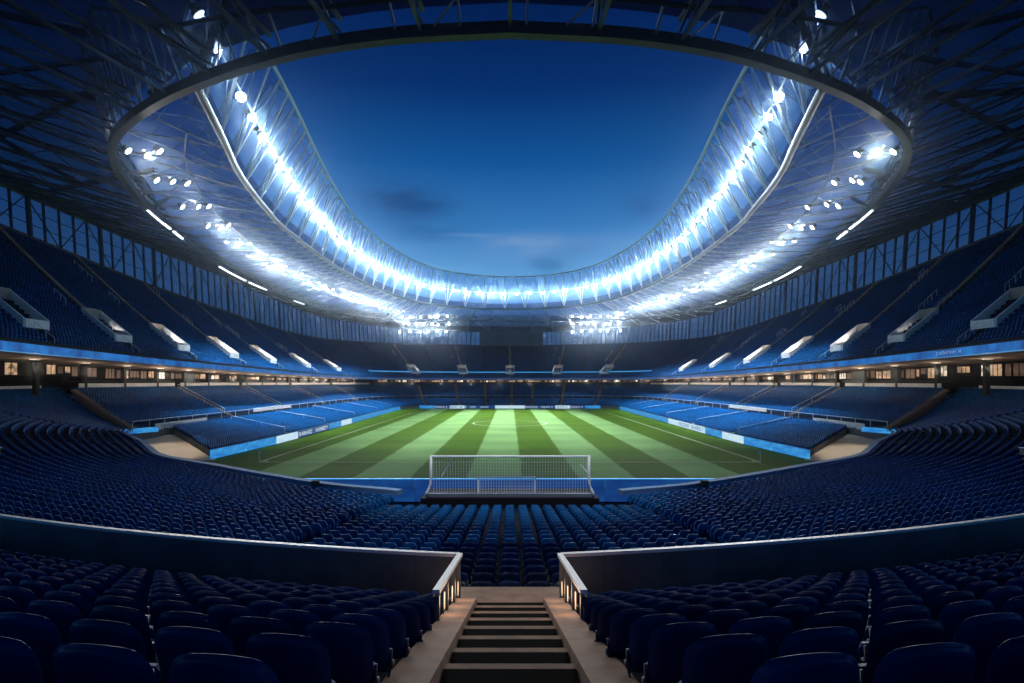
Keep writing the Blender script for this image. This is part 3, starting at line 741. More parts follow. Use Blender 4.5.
e = empty('small_goal', ((sx0 + sx1) / 2, y2, GB), 'small white goal frame standing inside the net of the wide goal', 'goal'); org = ((sx0 + sx1) / 2, y2, GB)
b = MB(); b.tube([(sx0, y2, sz), (sx1, y2, sz)], .055, 8); b.build('crossbar', M['white'], e, origin=org)
for x in (sx0, sx1):
    b = MB(); b.tube([(x, y2, sz + .04), (x, y2, GB)], .05, 8); b.build('post', M['white'], e, origin=org)
b = MB()
for k in range(1, 22): x = sx0 + (sx1 - sx0) * k / 22; b.beam((x, y2 + .02, sz), (x, y2 + .06, GB), .006, n=3)
for k in range(1, 6): z = sz + (GB - sz) * k / 6; b.beam((sx0, y2 + .04, z), (sx1, y2 + .04, z), .005, n=3)
b.build('net', M['net'], e, origin=org)

# ------------------------------------------------------------------ upper tier, concourse, glass wall
U0 = [(57, 30, 5.6), (57, 60, 4.6), (57, 90, 3.6), (57, 125, 2.8), (57, 160, 2.1), (57, 190, 1.6), (53, 217, 1.35), (40, 235, 1.2), (20, 241.5, 1.15), (0, 243, 1.15)]
U1 = [(80, 30, 28.0), (80, 60, 26.4), (80, 90, 24.2), (80, 125, 21.2), (80, 160, 19.4), (79, 190, 17.6), (74, 222, 16.8), (55, 249, 16.8), (26, 260.5, 16.7), (0, 262, 16.5)]
RO = [(80.5, 30, 33.5), (80.5, 60, 32.6), (80.5, 90, 31.0), (80.5, 125, 29.9), (80.5, 160, 29.3), (79.5, 190, 27.6), (74.5, 222, 25.6), (55.5, 249.5, 24.4), (26, 261, 23.3), (0, 262.5, 23)]
NV = 91; NT2 = 2 * NV - 1
u0, u1, ro = ucurve(U0, NV), ucurve(U1, NV), ucurve(RO, NV)
at2 = rows_of(u0, u1, 34, gp=lambda f: f * (.86 + .14 * f))
jY = lambda y: float(np.interp(y, u0[:NV, 1], np.arange(NV)))
m2 = NV - 1
vom = []
for y in (71, 87, 103, 122, 142, 167, 195):
    for s in (1, -1): vom.append((jY(y) if s > 0 else NT2 - 1 - jY(y), s, y))
def jX(x): return float(np.interp(x, u0[:NV, 0][::-1], np.arange(NV)[::-1]))
for x in (0, 19.5, 38):
    vom.append((jX(x), 1, None))
    if x: vom.append((NT2 - 1 - jX(x), -1, None))
VF0, VF1 = .13, .34
gaps = [(i, 1.9, VF0 - .01, VF1 + .03) for i, s, y in vom] + [(i, .55, VF1, 1) for i, s, y in vom] + [(i, .55, 0, VF0) for i, s, y in vom]
gaps += [(i + 5, .5, .2, 1) for i, s, y in vom]
seat_rows(at2, 34, .6, 'far', gaps)
usec = [('right', 0, 62), ('far', 61, NT2 - 61), ('left', NT2 - 62, NT2)]
for nm, lo, hi in usec:
    a = (lambda lo, hi: (lambda f: at2(f)[lo:hi]))(lo, hi); c = a(.5)[len(a(.5)) // 2]; org = (float(c[0]), float(c[1]), 3.0)
    e = empty('upper_stand', org, {'right': 'dark blue upper tier of seats along the right side', 'left': 'dark blue upper tier of seats along the left side', 'far': 'dark blue upper tier of seats across the far end'}[nm], 'stand', 'upper tier stands')
    terrace_mb(a, 34).build('terrace', M['terrace'], e, origin=org)
    P = a(0)
    # fascia screen and the face above it
    hb = np.interp(P[:, 1], [30, 70, 125, 182, 215, 243], [1.15, 1.0, .8, .55, .5, .45])
    inw = P - a(.1); inw[:, 2] = 0; inw /= np.linalg.norm(inw, axis=1)[:, None]
    b = MB(); F0 = P + inw * .25; T = F0.copy(); Bq = F0.copy(); Bq[:, 2] -= hb; T2 = P.copy(); B2 = P.copy(); B2[:, 2] -= hb
    b.strip(T, Bq); b.strip(T2, T); b.strip(Bq, B2); b.build('ribbon_screen', M['ribbon'] if nm != 'far' else M['screen_blue'], e, origin=org)
    b = MB(); T3 = P + inw * .1; T3[:, 2] += .4; T4 = T3.copy(); T4[:, 2] -= .38; b.strip(T3, T4); b.tube(T3, .05, 4); b.build('front_parapet', M['dark'] if nm != 'far' else M['seat'], e, origin=org)
    if nm == 'right':
        i0 = jY(67.5); i1 = jY(74.5); p_, q_ = [Vector([float(np.interp(i_, np.arange(len(P)), F0[:, c])) for c in range(3)]) for i_ in (i0, i1)]
        b = MB(); dv = (p_ - q_); glyphs(b, q_ + Vector((-.03, 0, -.68)), dv, (0, 0, 1), 9, .42, (0, 0, 0), 5, .9); b.build('lettering', mat('faint_lettering', (.4, .5, .7), .5, emit=(.45, .65, 1), estr=.35), e, origin=org)
    if nm == 'far':
        Q = a(.17) ; Q[:, 2] += .4; b = MB(); b.tube(Q, .10, 4, rz=.14); b.build('walkway_light_line', M['cyan_line'], e, origin=org)
    # aisles
    for i, s, y in vom:
        if lo <= i < hi:
            aisle_mb(a, i - lo, 34, .4, VF1 + .02, 1).build('aisle_stair', M['aisle'], e, origin=org)
            rail_mb(a, i - lo, .62, 0.01, VF0 - .01, 1.0, .04).build('handrail', M['steel_white'], e, origin=org)
            rr = random.Random(int(i * 10))
            for q in range(3):
                f0 = rr.uniform(.35, .88); rail_mb(a, i - lo, rr.choice((-.7, .7, 3.4, 3.6)), f0, f0 + rr.uniform(.04, .10), 1.0, .05).build('handrail', M['steel_white'], e, origin=org)
# vomitories: entrances let into the upper tier
ar2 = np.arange(NT2)
def pt2(i, f):
    A = at2(f); return Vector([float(np.interp(i, ar2, A[:, c])) for c in range(3)])
cnts = {1: 0, -1: 0, 0: 0}
for i, s, y in sorted(vom, key=lambda v: v[0] if v[1] > 0 else -v[0]):
    p0 = pt2(i, VF0); p1 = pt2(i, VF1); t = pt2(min(i + .5, NT2 - 1), VF0) - pt2(i - .5, VF0); t.z = 0; t.normalize()
    d = p1 - p0; dh = Vector((d.x, d.y, 0)); ln = dh.length; dh.normalize()
    if y is None: lab = 'grey entrance opening in the far upper tier, %s' % {0: 'in the middle', 1: ('inner one right of the middle', 'outer one right of the middle')[int(abs(p0.x) > 30)], -1: ('inner one left of the middle', 'outer one left of the middle')[int(abs(p0.x) > 30)]}[0 if abs(p0.x) < 5 else s]
    else:
        cnts[s] += 1; lab = 'pale concrete entrance opening in the %s upper tier, %s from the near end' % (SIDE[s], nth([71, 87, 103, 122, 142, 167, 195].index(y) + 1))
    rz = math.atan2(t.y, t.x)
    e = empty('entrance_opening', tuple(p0), lab, 'entrance', 'entrance openings in the upper tier')
    W = 1.75; zf = .05
    def X(u, v, z): q = p0 + t * u + dh * v; return (q.x, q.y, p0.z + z)
    slope = (p1.z - p0.z) / ln
    org = tuple(p0)
    b = MB(); b.quad(X(-W, 0, zf), X(W, 0, zf), X(W, ln, zf), X(-W, ln, zf)); b.build('floor', M['concrete'], e, origin=org)
    for sg in (-1, 1):
        b = MB(); P = [X(sg * W, 0, -.6), X(sg * W, ln + .3, -.6), X(sg * W, ln + .3, slope * ln + 1.15), X(sg * W, 0, 1.15)]; Q = [X(sg * (W + .22), 0, -.6), X(sg * (W + .22), ln + .3, -.6), X(sg * (W + .22), ln + .3, slope * ln + 1.15), X(sg * (W + .22), 0, 1.15)]
        b.v += P + Q; b.f += [(0, 1, 2, 3), (7, 6, 5, 4), (3, 2, 6, 7), (0, 3, 7, 4), (1, 5, 6, 2)]; b.build('side_wall', M['white'], e, origin=org)
    b = MB(); P0, P1 = X(-W, 0, .55), X(W, 0, .55); b.beam(P0, P1, .10, .55); b.build('front_wall', M['white'], e, origin=org)
    b = MB(); h = slope * ln + 1.15
    for (ua, ub, za, zb) in ((-W, -.85, 0, h), (.85, W, 0, h), (-.85, .85, 2.1, h)): b.quad(X(ua, ln, za), X(ub, ln, za), X(ub, ln, zb), X(ua, ln, zb))
    bk = b.build('back_wall', M['concrete'], e, origin=org)
    b = MB(); b.quad(X(-.85, ln + .25, 0), X(.85, ln + .25, 0), X(.85, ln + .25, 2.1), X(-.85, ln + .25, 2.1)); b.build('lit_doorway', M['win_warm'] if y and y > 100 else (M['win_bright'] if y else M['win_dim']), e, origin=org)
    if y is None or y > 75:
        ld = bpy.data.lights.new('doorway_lamp', 'POINT'); ld.energy = (650 if y else 110) * (1 if (y or 200) < 150 else .8); ld.color = (1, .93, .84); ld.shadow_soft_size = .15
        lo = link('lamp', ld, e); q = Vector(X(0, ln * .55, 1.9)) - p0; lo.location = q

# concourse between the tiers
K0 = [(57.4, 30), (57.4, 60), (57.4, 90), (57.4, 125), (57.4, 160), (57.3, 190), (53.4, 217.3), (40.3, 235.4), (20, 242), (0, 243.5)]
K1 = [(71, 30), (71, 60), (71, 90), (71, 125), (71, 160), (70, 194), (65, 224), (48, 245), (24, 251), (0, 252)]
zs = np.interp(u0[:, 1], [30, 60, 70, 125, 182, 215, 243], [4.3, 3.5, 3.2, 1.98, 1.2, .85, .7]) - .02
k0 = ucurve([(x, y, 0) for x, y in K0], NV); k1 = ucurve([(x, y, 0) for x, y in K1], NV)
k0[:, 2] = zs; k1z = zs
win_m = [M['win_bright'], M['win_warm'], M['win_dim']]
for nm, lo, hi in usec:
    org = (float(k1[(lo + hi) // 2][0]), float(k1[(lo + hi) // 2][1]), -1.5)
    e = empty('concourse', org, {'right': 'tan lit concourse under the right upper tier with glowing windows', 'left': 'tan lit concourse under the left upper tier with glowing windows', 'far': 'thin lit concourse band across the far end'}[nm], 'concourse', 'concourses between the tiers')
    A = k0[lo:hi].copy(); B = k1[lo:hi].copy(); B[:, 2] = A[:, 2] - .15
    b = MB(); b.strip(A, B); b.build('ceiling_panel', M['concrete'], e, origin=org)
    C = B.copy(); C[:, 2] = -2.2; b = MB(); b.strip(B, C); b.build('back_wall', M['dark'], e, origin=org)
    # floor and front wall
    fl = np.array([np.interp(np.linspace(0, 1, hi - lo), np.linspace(0, 1, len(C1)), C1[:, c]) for c in range(3)]).T
    # windows on the back wall
    s = arclen(B); rr = random.Random(hash(nm) % 97 if False else {'right': 3, 'left': 5, 'far': 8}[nm]); x = 1.0; nw = 0
    while x < s[-1] - 3 and nw < 60:
        w_ = rr.uniform(.7, 3.0); gap = rr.choice((.25, .3, .4, 2.0, 5.0) if nm != 'far' else (.2, .3, .4, 1.0))
        pa = np.array([np.interp(x, s, B[:, c]) for c in range(3)]); pb = np.array([np.interp(x + w_, s, B[:, c]) for c in range(3)])
        iw = np.array([np.interp(x, s, (A - B)[:, c]) for c in range(3)]); iw[2] = 0; iw /= np.linalg.norm(iw)
        top = min(pa[2], pb[2]) - rr.uniform(.1, .35); bot = max(-.4, top - rr.uniform(1.0, 2.1))
        if top > bot + .3:
            b = MB(); pa = pa + iw * .06; pb = pb + iw * .06
            b.quad((pa[0], pa[1], bot), (pb[0], pb[1], bot), (pb[0], pb[1], top), (pa[0], pa[1], top))
            mm = rr.choices(win_m, (2, 4, 5) if nm != 'far' else (1.5, 4, 3))[0]
            wo = b.build('window', mm, e, origin=org); nw += 1
            if nm != 'far' and pa[1] < 130:
                b = MB(); 
                for z_ in (bot, top): b.beam((pa[0], pa[1], z_), (pb[0], pb[1], z_), .05)
                for f_ in np.linspace(0, 1, 2 + int(w_ > 1.4) + int(w_ > 2.3)): g_ = pa + (pb - pa) * f_; b.beam((g_[0], g_[1], bot), (g_[0], g_[1], top), .045)
                fo = b.build('frame', M['dark'], wo, origin=org)
        x += w_ + gap
    # columns in front
    for x in np.arange(4, s[-1] - 2, 9.0):
        p = np.array([np.interp(x, s, (B * .72 + A * .28)[:, c]) for c in range(3)])
        b = MB(); b.box((p[0], p[1], (p[2] - 2.2) / 2 - .05), (.6, .6, p[2] + 2.1)); b.build('column', M['dark'], e, origin=org)
    # ceiling beams and lamps
    for x in np.arange(8.5, s[-1] - 2, 9.0 if nm != 'far' else 14):
        p = np.array([np.interp(x, s, (B * .45 + A * .55)[:, c]) for c in range(3)])
        b = MB(); b.box((p[0], p[1], p[2] - .12), (.8, .8, .1)); b.build('ceiling_lamp', M['win_bright'], e, origin=org)
        ld = bpy.data.lights.new('concourse_lamp', 'POINT'); ld.energy = 300 if nm != 'far' else 110; ld.color = (1, .74, .52); ld.shadow_soft_size = .3
        ld.energy *= .35 if p[1] < 95 else 1; lo_ = link('lamp', ld, e); lo_.location = (p[0] - org[0], p[1] - org[1], p[2] - 1.3 - org[2])
# concourse floor edge: white low walls on top of the lower tier
W0 = C1.copy(); W0[:, 2] += .02
for nm, lo, hi in sections:
    P = W0[lo:hi]; s = arclen(P); org = (float(P[len(P) // 2][0]), float(P[len(P) // 2][1]), -1.3)
    e = empty('barrier_wall', org, {'right': 'pale low barrier wall along the top of the right lower stand', 'left': 'pale low barrier wall along the top of the left lower stand', 'far': 'dark low barrier wall along the top of the far lower stand'}[nm], 'barrier', 'low barrier walls above the lower tier')
    b = MB(); Q = P.copy(); ow = np.stack([P[:, 0] - 0, P[:, 1] - 140, 0 * P[:, 0]], 1); ow /= np.linalg.norm(ow, axis=1)[:, None]; Q = P + ow * 5; b.strip(P, Q); b.build('walkway', M['dark'], e, origin=org)
    brk = [0] + [float(np.interp((i if nm == 'right' else NTOT - 1 - i) - lo, np.arange(len(P)), s)) for i in (up_a if nm == 'right' else up_a[::-1])] + [s[-1]] if nm != 'far' else [0, s[-1]]
    for k in range(len(brk) - 1):
        t = np.linspace(brk[k] + 1.1, brk[k + 1] - 1.1, 12)
        S_ = np.stack([np.interp(t, s, P[:, c]) for c in range(3)], 1); S_[:, 2] += .52
        b = MB(); b.tube(S_, .10, 4, rz=.38); b.build('wall_panel', M['white'] if nm != 'far' else M['dark'], e, origin=org)
    b = MB(); S_ = P + ow * .6; S_[:, 2] += 1.25; b.tube(S_, .05, 4)
    b.build('railing', M['steel_dark'], e, origin=org)
    if nm != 'far':
        S0 = P + ow * .7; S1 = S0.copy(); S1[:, 2] += 1.75; b = MB(); b.strip(S0, S1); b.strip(S1, S1 + ow * .4); b.build('counter', M['box_black'], e, origin=org)

# glass wall above the upper tier
for nm, lo, hi in usec:
    A = u1[lo:hi].copy(); B = ro[lo:hi].copy(); org = tuple(float(v) for v in A[len(A) // 2])
    A[:, 2] += .05
    e = empty('glass_wall', org, {'right': 'tall dark framed glass wall above the right upper tier', 'left': 'tall dark framed glass wall above the left upper tier', 'far': 'low gridded glass wall above the far upper tier'}[nm], 'glass wall', 'glass walls under the roof')
    b = MB(); b.strip(A, B); b.build('glass', M['glass'], e, origin=org)
    b = MB(); b.tube(A, .25, 4); b.build('sill', M['steel_dark'], e, origin=org)
    for f in ((.33, .66) if nm != 'far' else (.3, .55, .8)):
        b = MB(); b.tube(A + (B - A) * f + np.array([0, -.0, 0]), .05, 4); b.build('transom', M['steel_dark'], e, origin=org)
    s = arclen(A); b = MB(); dst = 6.6
    for k_, x in enumerate(np.arange(1, s[-1] - dst, dst)):
        xa, xb = (x, x + dst) if k_ % 2 else (x + dst, x)
        b.beam([np.interp(xa, s, A[:, c]) for c in range(3)], [np.interp(xb, s, B[:, c]) for c in range(3)], .07)
    if nm != 'far': b.build('bracing_lattice', M['steel_dark'], e, origin=org)
    step = 2.1 if nm == 'far' else 3.3; k = 0
    lean = .9
    for x in np.arange(1, s[-1] - 1, step):
        p = [np.interp(x, s, A[:, c]) for c in range(3)]; q = [np.interp(min(s[-1], x + 0), s, B[:, c]) for c in range(3)]
        big = k % 5 == 0; k += 1
        iw = Vector((-p[0], 140 - p[1], 0)).normalized() * (.25 if big else .12)
        b = MB(); b.beam(Vector(p) + iw, Vector(q) + iw, .28 if big else .15, .28 if big else .16); b.build('mullion', M['steel_dark'], e, origin=org)

# ------------------------------------------------------------------ roof
R1p = [(0, 44.6, 28), (11, 45.7, 28), (22, 49, 28), (36, 56.5, 28), (48, 67.5, 28), (55, 83, 27.2), (60, 102, 26.7), (64.5, 125, 25.8), (66, 150, 25.2), (66, 185, 25.2), (62, 215, 25.6), (50, 232, 25.8), (33, 239, 26), (0, 243, 26)]
R3p = [(29.6, 52.5, 28), (33.0, 64.0, 28), (36.9, 77, 28), (39.6, 91, 28), (41.5, 105, 28), (42.5, 140, 28), (40, 171, 28), (34.5, 193, 28), (25, 208, 28), (12, 216, 28), (0, 218, 28)]
R2p = [(26, 44, 40), (28.5, 58, 40), (31, 79, 40), (35.5, 110, 40), (37.8, 137, 40), (36.5, 162, 40), (31.5, 187, 40), (23, 204, 40), (11, 213, 40), (0, 215, 40)]
NRf = 101
r1 = ucurve(R1p[::-1][::-1], NRf)          # closed below
r3 = ucurve(R3p, NRf); r2 = ucurve(R2p, NRf)
ROx = [(0, -30, 33.5), (30, -27, 33.5), (58, -16, 33.5), (75, 4, 33.5)] + RO  # near end out of view, added to keep sky light off the foreground seats
rox = ucurve(ROx, 115)
CEN = np.array([0.0, 135.0])
def ang(P): return np.degrees(np.unwrap(np.arctan2(P[:, 1] - CEN[1], P[:, 0] - CEN[0])))
def at_ang(P, th):
    a = ang(P); th = np.asarray(th, float)
    return np.stack([np.interp(th, a, P[:, c]) for c in range(3)], -1)
roof = empty('stadium_roof', (0, 140, 28), 'steel truss roof ringing the stadium around an oval opening', 'roof'); RORG = (0, 140, 28)
def RB(b, name, m, **k): return b.build(name, m, roof, origin=RORG, **k)
# near ring R1: dark box girder in front, thinner further round
near = [i for i in range(len(r1)) if True]
r1c = r1
b = MB()
iN = int(NRf * 5.6 / 13)
arcL = np.vstack([r1c[::-1][: iN + 1][::-1][:-1] if False else r1c[len(r1c) - iN - 1:], r1c[1: iN + 1]])
b.tube(arcL, .42, 4, rz=.5); RB(b, 'near_ring_girder', M['steel_dark'])
b = MB(); b.tube(r1c[iN: len(r1c) - iN], .22, 6); RB(b, 'ring_beam', M['steel_dark'])
b = MB(); b.tube(arcL * 1.0 + np.array([0, .45, -.30]), .05, 4); RB(b, 'girder_edge', M['steel_white'])
# upper chord above the near ring with its lattice
h_of = lambda y, x: float(np.interp(abs(x), [0, 14, 30, 42, 52, 57, 62], [1.5, 1.6, 4.0, 11, 9, 6, 3.0]))
dense = resample(arcL, 64)
upc = dense.copy()
for k in range(len(upc)): upc[k, 2] += h_of(upc[k, 1], upc[k, 0]); upc[k, :2] += (upc[k, :2] - CEN) * (.02 + .0015 * h_of(upc[k, 1], upc[k, 0]))
b = MB(); b.tube(upc, .2, 5); RB(b, 'near_upper_chord', M['steel_dark'])
b = MB()
for k in range(0, len(upc) - 1):
    tall = upc[k, 2] - dense[k, 2] > 4
    if k % 2 == 0 or tall: b.beam(dense[k], upc[k], .09 if not tall else .13)
    if tall or k % 4 == 1: b.beam(dense[k], upc[k + 1], .07)
    if tall and k % 2: b.beam(dense[k + 1], upc[k], .06)
RB(b, 'near_lattice', M['steel_white'])
# inner band: chords, web, membrane
b = MB(); b.tube(r3, .42, 8); RB(b, 'inner_lower_chord', M['steel_chord'], smooth=True)
b = MB(); b.tube(r2, .26, 8); RB(b, 'inner_upper_chord', M['steel_white'], smooth=True)
nW = 96
q3, q2 = resample(r3, nW), resample(r2[6:-6], nW)
out = lambda P, d: P + np.column_stack([(P[:, :2] - CEN) / np.linalg.norm(P[:, :2] - CEN, axis=1)[:, None] * d, np.zeros(len(P))])
b = MB()
for k in range(nW - 1):
    if k % 2 == 0: b.beam(q3[k], q2[k], .12)
    if k % 2 == 0: b.beam(q3[k], q2[k + 1], .07)
    else: b.beam(q2[k], q3[k + 1], .07)
    m3a = q3[k] * .5 + q2[k] * .5; m3b = q3[k + 1] * .5 + q2[k + 1] * .5
    b.beam(m3a, m3b, .06)
RB(b, 'inner_lattice', M['steel_white'])
o3, o2 = out(q3, 3.4), out(q2, 3.0)
b = MB()
for k in range(nW):
    if k % 2 == 0:
        b.beam(q3[k], o3[k] + np.array([0, 0, 2]), .06); b.beam(q2[k], o2[k], .06); b.beam(o3[k] + np.array([0, 0, 2]), o2[k], .09)
        if k + 1 < nW: b.beam(o3[k] + np.array([0, 0, 2]), q2[k + 1], .05)
RB(b, 'inner_back_lattice', M['steel'])
b = MB(); nm_ = 60; t = np.linspace(0, 1, 5)
A = out(q3, 1.9); B = out(q2, 1.6)
for k in range(4): b.strip(A + (B - A) * t[k], A + (B - A) * t[k + 1])
RB(b, 'band_membrane', M['membrane'])
# radial trusses
th = np.arange(-90, 269, 4.5)
pO, p1, p3 = at_ang(rox, th), at_ang(r1, th), at_ang(r3, th)
for k in range(len(th)):
    b = MB(); P = [Vector(p) for p in (pO[k], p1[k], p3[k])]
    dp = 1.9
    outerw = .15
    b.beam(P[0], P[1], outerw); b.beam(P[0] + Vector((0, 0, dp)), P[1] + Vector((0, 0, dp)), outerw)
    inner = -68 < th[k] < 248
    pass
    if inner:
        b.beam(P[1] + Vector((0, 0, .3)), P[2], .10 if k % 2 == 0 else .06); m_ = P[1] * .5 + P[2] * .5 + Vector((0, 0, dp))
        b.beam(P[2], m_, .06); b.beam(P[1] + Vector((0, 0, .3)), m_, .06); b.beam(m_, P[2] + Vector((0, 0, 2.6)), .06)
        for f_ in (.18, .4, .62, .84):
            g_ = P[1] * (1 - f_) + P[2] * f_; b.beam(g_, g_ + Vector((0, 0, 1.9)) + (P[2] - P[1]) * .1, .045)
    for a_, c_, n in ((P[0], P[1], 6),):
        for j in range(n):
            u = a_ + (c_ - a_) * (j / n); v = a_ + (c_ - a_) * ((j + .5) / n) + Vector((0, 0, dp)); w_ = a_ + (c_ - a_) * ((j + 1) / n)
            b.beam(u, v, .055); b.beam(v, w_, .055)
    RB(b, 'radial_truss', M['steel'] if k % 2 else M['steel_white']).data.materials[0] = M['steel_dark'] if False else M['steel']
# diagonal struts between the trusses, crossing
b = MB()
for k in range(len(th) - 1):
    a_, c_ = Vector(pO[k]), Vector(p1[k + 1]); b.beam(a_ + Vector((0, 0, .9)), c_ + Vector((0, 0, .9)), .09)
    inner = -68 < th[k] < 243
    a_, c_ = Vector(p1[k]), Vector(p3[k + 1]) if inner else Vector(p1[k + 1]); b.beam(a_ + Vector((0, 0, .3)), c_ + Vector((0, 0, .3)), .05)
    m0, m1 = (Vector(p1[k]) + Vector(p3[k])) / 2, (Vector(p1[k + 1]) + Vector(p3[k + 1])) / 2
    if inner: b.beam(m0, m1, .07)
    m0, m1 = (Vector(p1[k]) + Vector(pO[k])) / 2, (Vector(p1[k + 1]) + Vector(pO[k + 1])) / 2; b.beam(m0, m1, .10)
RB(b, 'purlin_lattice', M['steel_dark'])
# roof sheets
thx = np.linspace(-90, 270, 150); thd = np.linspace(-69, 249, 132)
dO, dX = at_ang(rox, thx), at_ang(r1, thx); d1, d3 = at_ang(r1, thd), at_ang(r3, thd)
up = np.array([0, 0, 2.15])
b = MB(); b.strip(dO + up, dX + up); RB(b, 'outer_roof_sheet', M['deck_out'])
b = MB(); b.strip(d1 + up, d3 + up); RB(b, 'inner_roof_sheet', M['deck_in'])
b = MB(); b.tube(ro, .35, 5); RB(b, 'outer_ring_beam', M['steel_dark'])
b = MB(); b.strip(rox + np.array([0, 0, -.3]), rox + up * 1.1); RB(b, 'eave_panel', M['housing'])
# heavy crossing members at the near corners
for s in (-1, 1):
    def q(x, y, z): return (s * x, y, z)
    for (p, r_, w_) in ((q(48, 67, 41), q(92, 52, 44), .3), (q(49, 67, 34), q(95, 70, 38), .32), (q(52, 74, 40), q(85, 88, 36), .3), (q(55, 84, 30), q(90, 60, 40), .26),
                        (q(36, 56, 33), q(62, 66, 36), .2), (q(36, 56, 28.5), q(29, 60, 40), .3), (q(43, 62, 40), q(30, 66, 40), .22), (q(57, 90, 34), q(82, 100, 34), .28), (q(58, 95, 31), q(84, 118, 33), .22),
                        (q(30, 53, 28.4), q(28.4, 57, 40), .3), (q(70, 66, 34), q(72, 96, 33), .25)):
        b = MB(); b.beam(p, r_, w_); RB(b, 'corner_brace', M['steel_dark'] if w_ > .24 else M['steel'])

# ------------------------------------------------------------------ floodlights
fl0 = None
def floodlight(loc, aim, warm, label, group, size=1.0):
    """a round lamp head; local -z is the beam"""
    d = (Vector(aim) - Vector(loc)).normalized(); q = d.to_track_quat('-Z', 'Y')
    e = empty('floodlight', loc, label, 'floodlight', group); e.rotation_mode = 'QUATERNION'; e.rotation_quaternion = q
    key = ('w' if warm else 'c')
    if key not in FLM:
        b = MB(); n = 14; rs = [(.40, -.02), (.42, .02), (.36, .22), (.16, .34), (.10, .44)]
        for k in range(len(rs) - 1):
            A = [(rs[k][0] * math.cos(2 * PI * j / n), rs[k][0] * math.sin(2 * PI * j / n), rs[k][1]) for j in range(n + 1)]
            B = [(rs[k + 1][0] * math.cos(2 * PI * j / n), rs[k + 1][0] * math.sin(2 * PI * j / n), rs[k + 1][1]) for j in range(n + 1)]
            b.strip(A, B)
        b.quad(*[(.10 * math.cos(2 * PI * j / n), .10 * math.sin(2 * PI * j / n), .44) for j in range(n)]); b.box((0, 0, .55), (.08, .5, .25))
        h = bpy.data.meshes.new('housing'); h.from_pydata(b.v, [], b.f); h.materials.append(M['housing'])
        b = MB(); b.quad(*[(.385 * math.cos(2 * PI * j / n), .385 * math.sin(2 * PI * j / n), -.01) for j in range(n)][::-1])
        # slightly domed glass
        for j in range(n):
            a0, a1 = 2 * PI * j / n, 2 * PI * (j + 1) / n
            b.quad((.385 * math.cos(a1), .385 * math.sin(a1), -.012), (.385 * math.cos(a0), .385 * math.sin(a0), -.012), (.2 * math.cos(a0), .2 * math.sin(a0), -.12), (.2 * math.cos(a1), .2 * math.sin(a1), -.12))
        b.quad(*[(.2 * math.cos(2 * PI * j / n), .2 * math.sin(2 * PI * j / n), -.12) for j in range(n)][::-1])
        l = bpy.data.meshes.new('lens'); l.from_pydata(b.v, [], b.f); l.materials.append(M['lens_warm' if warm else 'lens'])
        FLM[key] = (h, l)
    h, l = FLM[key]
    for nm, me in (('housing', h), ('lens', l)):
        o = link(nm, me, e); o.scale = (size,) * 3
    return e
FLM = {}
def lamp(parent, kind, energy, color, loc, radius=.35, angle=None, blend=.6):
    ld = bpy.data.lights.new('flood_lamp', kind); ld.energy = energy; ld.color = color; ld.shadow_soft_size = radius
    if kind == 'SPOT': ld.spot_size = R(angle); ld.spot_blend = blend
    o = link('lamp', ld, parent); o.location = loc; return o
SPOT_E, GLOW_E, BAR_E, BANK_E = 40000, 150, 160, 1100
WASH_E, UP_E = 2200, 14000
mid3 = out(q3 * .5 + q2 * .5, .35)
ringP = resample(mid3, 74)
nside = {1: 0, -1: 0}
for k, p in enumerate(ringP):
    s = 1 if p[0] > 0 else -1; x, y, z = p
    n = (k + 1) if k < 37 else (74 - k)
    ty = min(max(y * .65 + 58, 108), 188)
    aim_ = (-x * .12, ty, ZP) if n > 5 else ((0, 24, -6) if n in (2, 4) else (-x * .2, 70, ZP))
    e = floodlight((x, y, z - 0.3), aim_, False, 'bright white floodlight in the inner roof band, %s half, %s from the near end' % (SIDE[s], nth(n)), 'floodlights in the inner roof band', 1.5)
    if k % 2 == 0 and n > 5: lamp(e, 'SPOT', SPOT_E, (.86, .94, 1), (0, 0, -.4), .4, 78, .9)
    if n in (2, 4): lamp(e, 'SPOT', 7000, (.9, .95, 1), (0, 0, -.4), .4, 34, 1.0)
    if y < 70: lamp(e, 'POINT', GLOW_E, (.72, .87, 1), (0, 0, -.35), .3)
    else:
        o_ = lamp(e, 'SPOT', 6000 if y < 110 else 4600, (.72, .87, 1), (0, 0, -.3), .3, 60, 1.0); dq = e.rotation_quaternion.inverted() @ (Vector((0, 25, -6) if y > 110 else (0, 6, -1)) - Vector((x, y, z))).normalized()
        o_.rotation_mode = 'QUATERNION'; o_.rotation_quaternion = dq.to_track_quat('-Z', 'Y')
    if True:
        o_ = lamp(e, 'SPOT', WASH_E * (.6 if y < 110 else 1 if y < 150 else 1.6), (.66, .85, 1), (0, 0, -.3), .3, 140, .6)      # added outward spot, makes the membrane glow behind each lamp
        dq = e.rotation_quaternion.inverted() @ Vector((x, (y - 135) * .5, 0)).normalized(); o_.rotation_mode = 'QUATERNION'; o_.rotation_quaternion = dq.to_track_quat('-Z', 'Y'); o_.location = -dq * 1.3
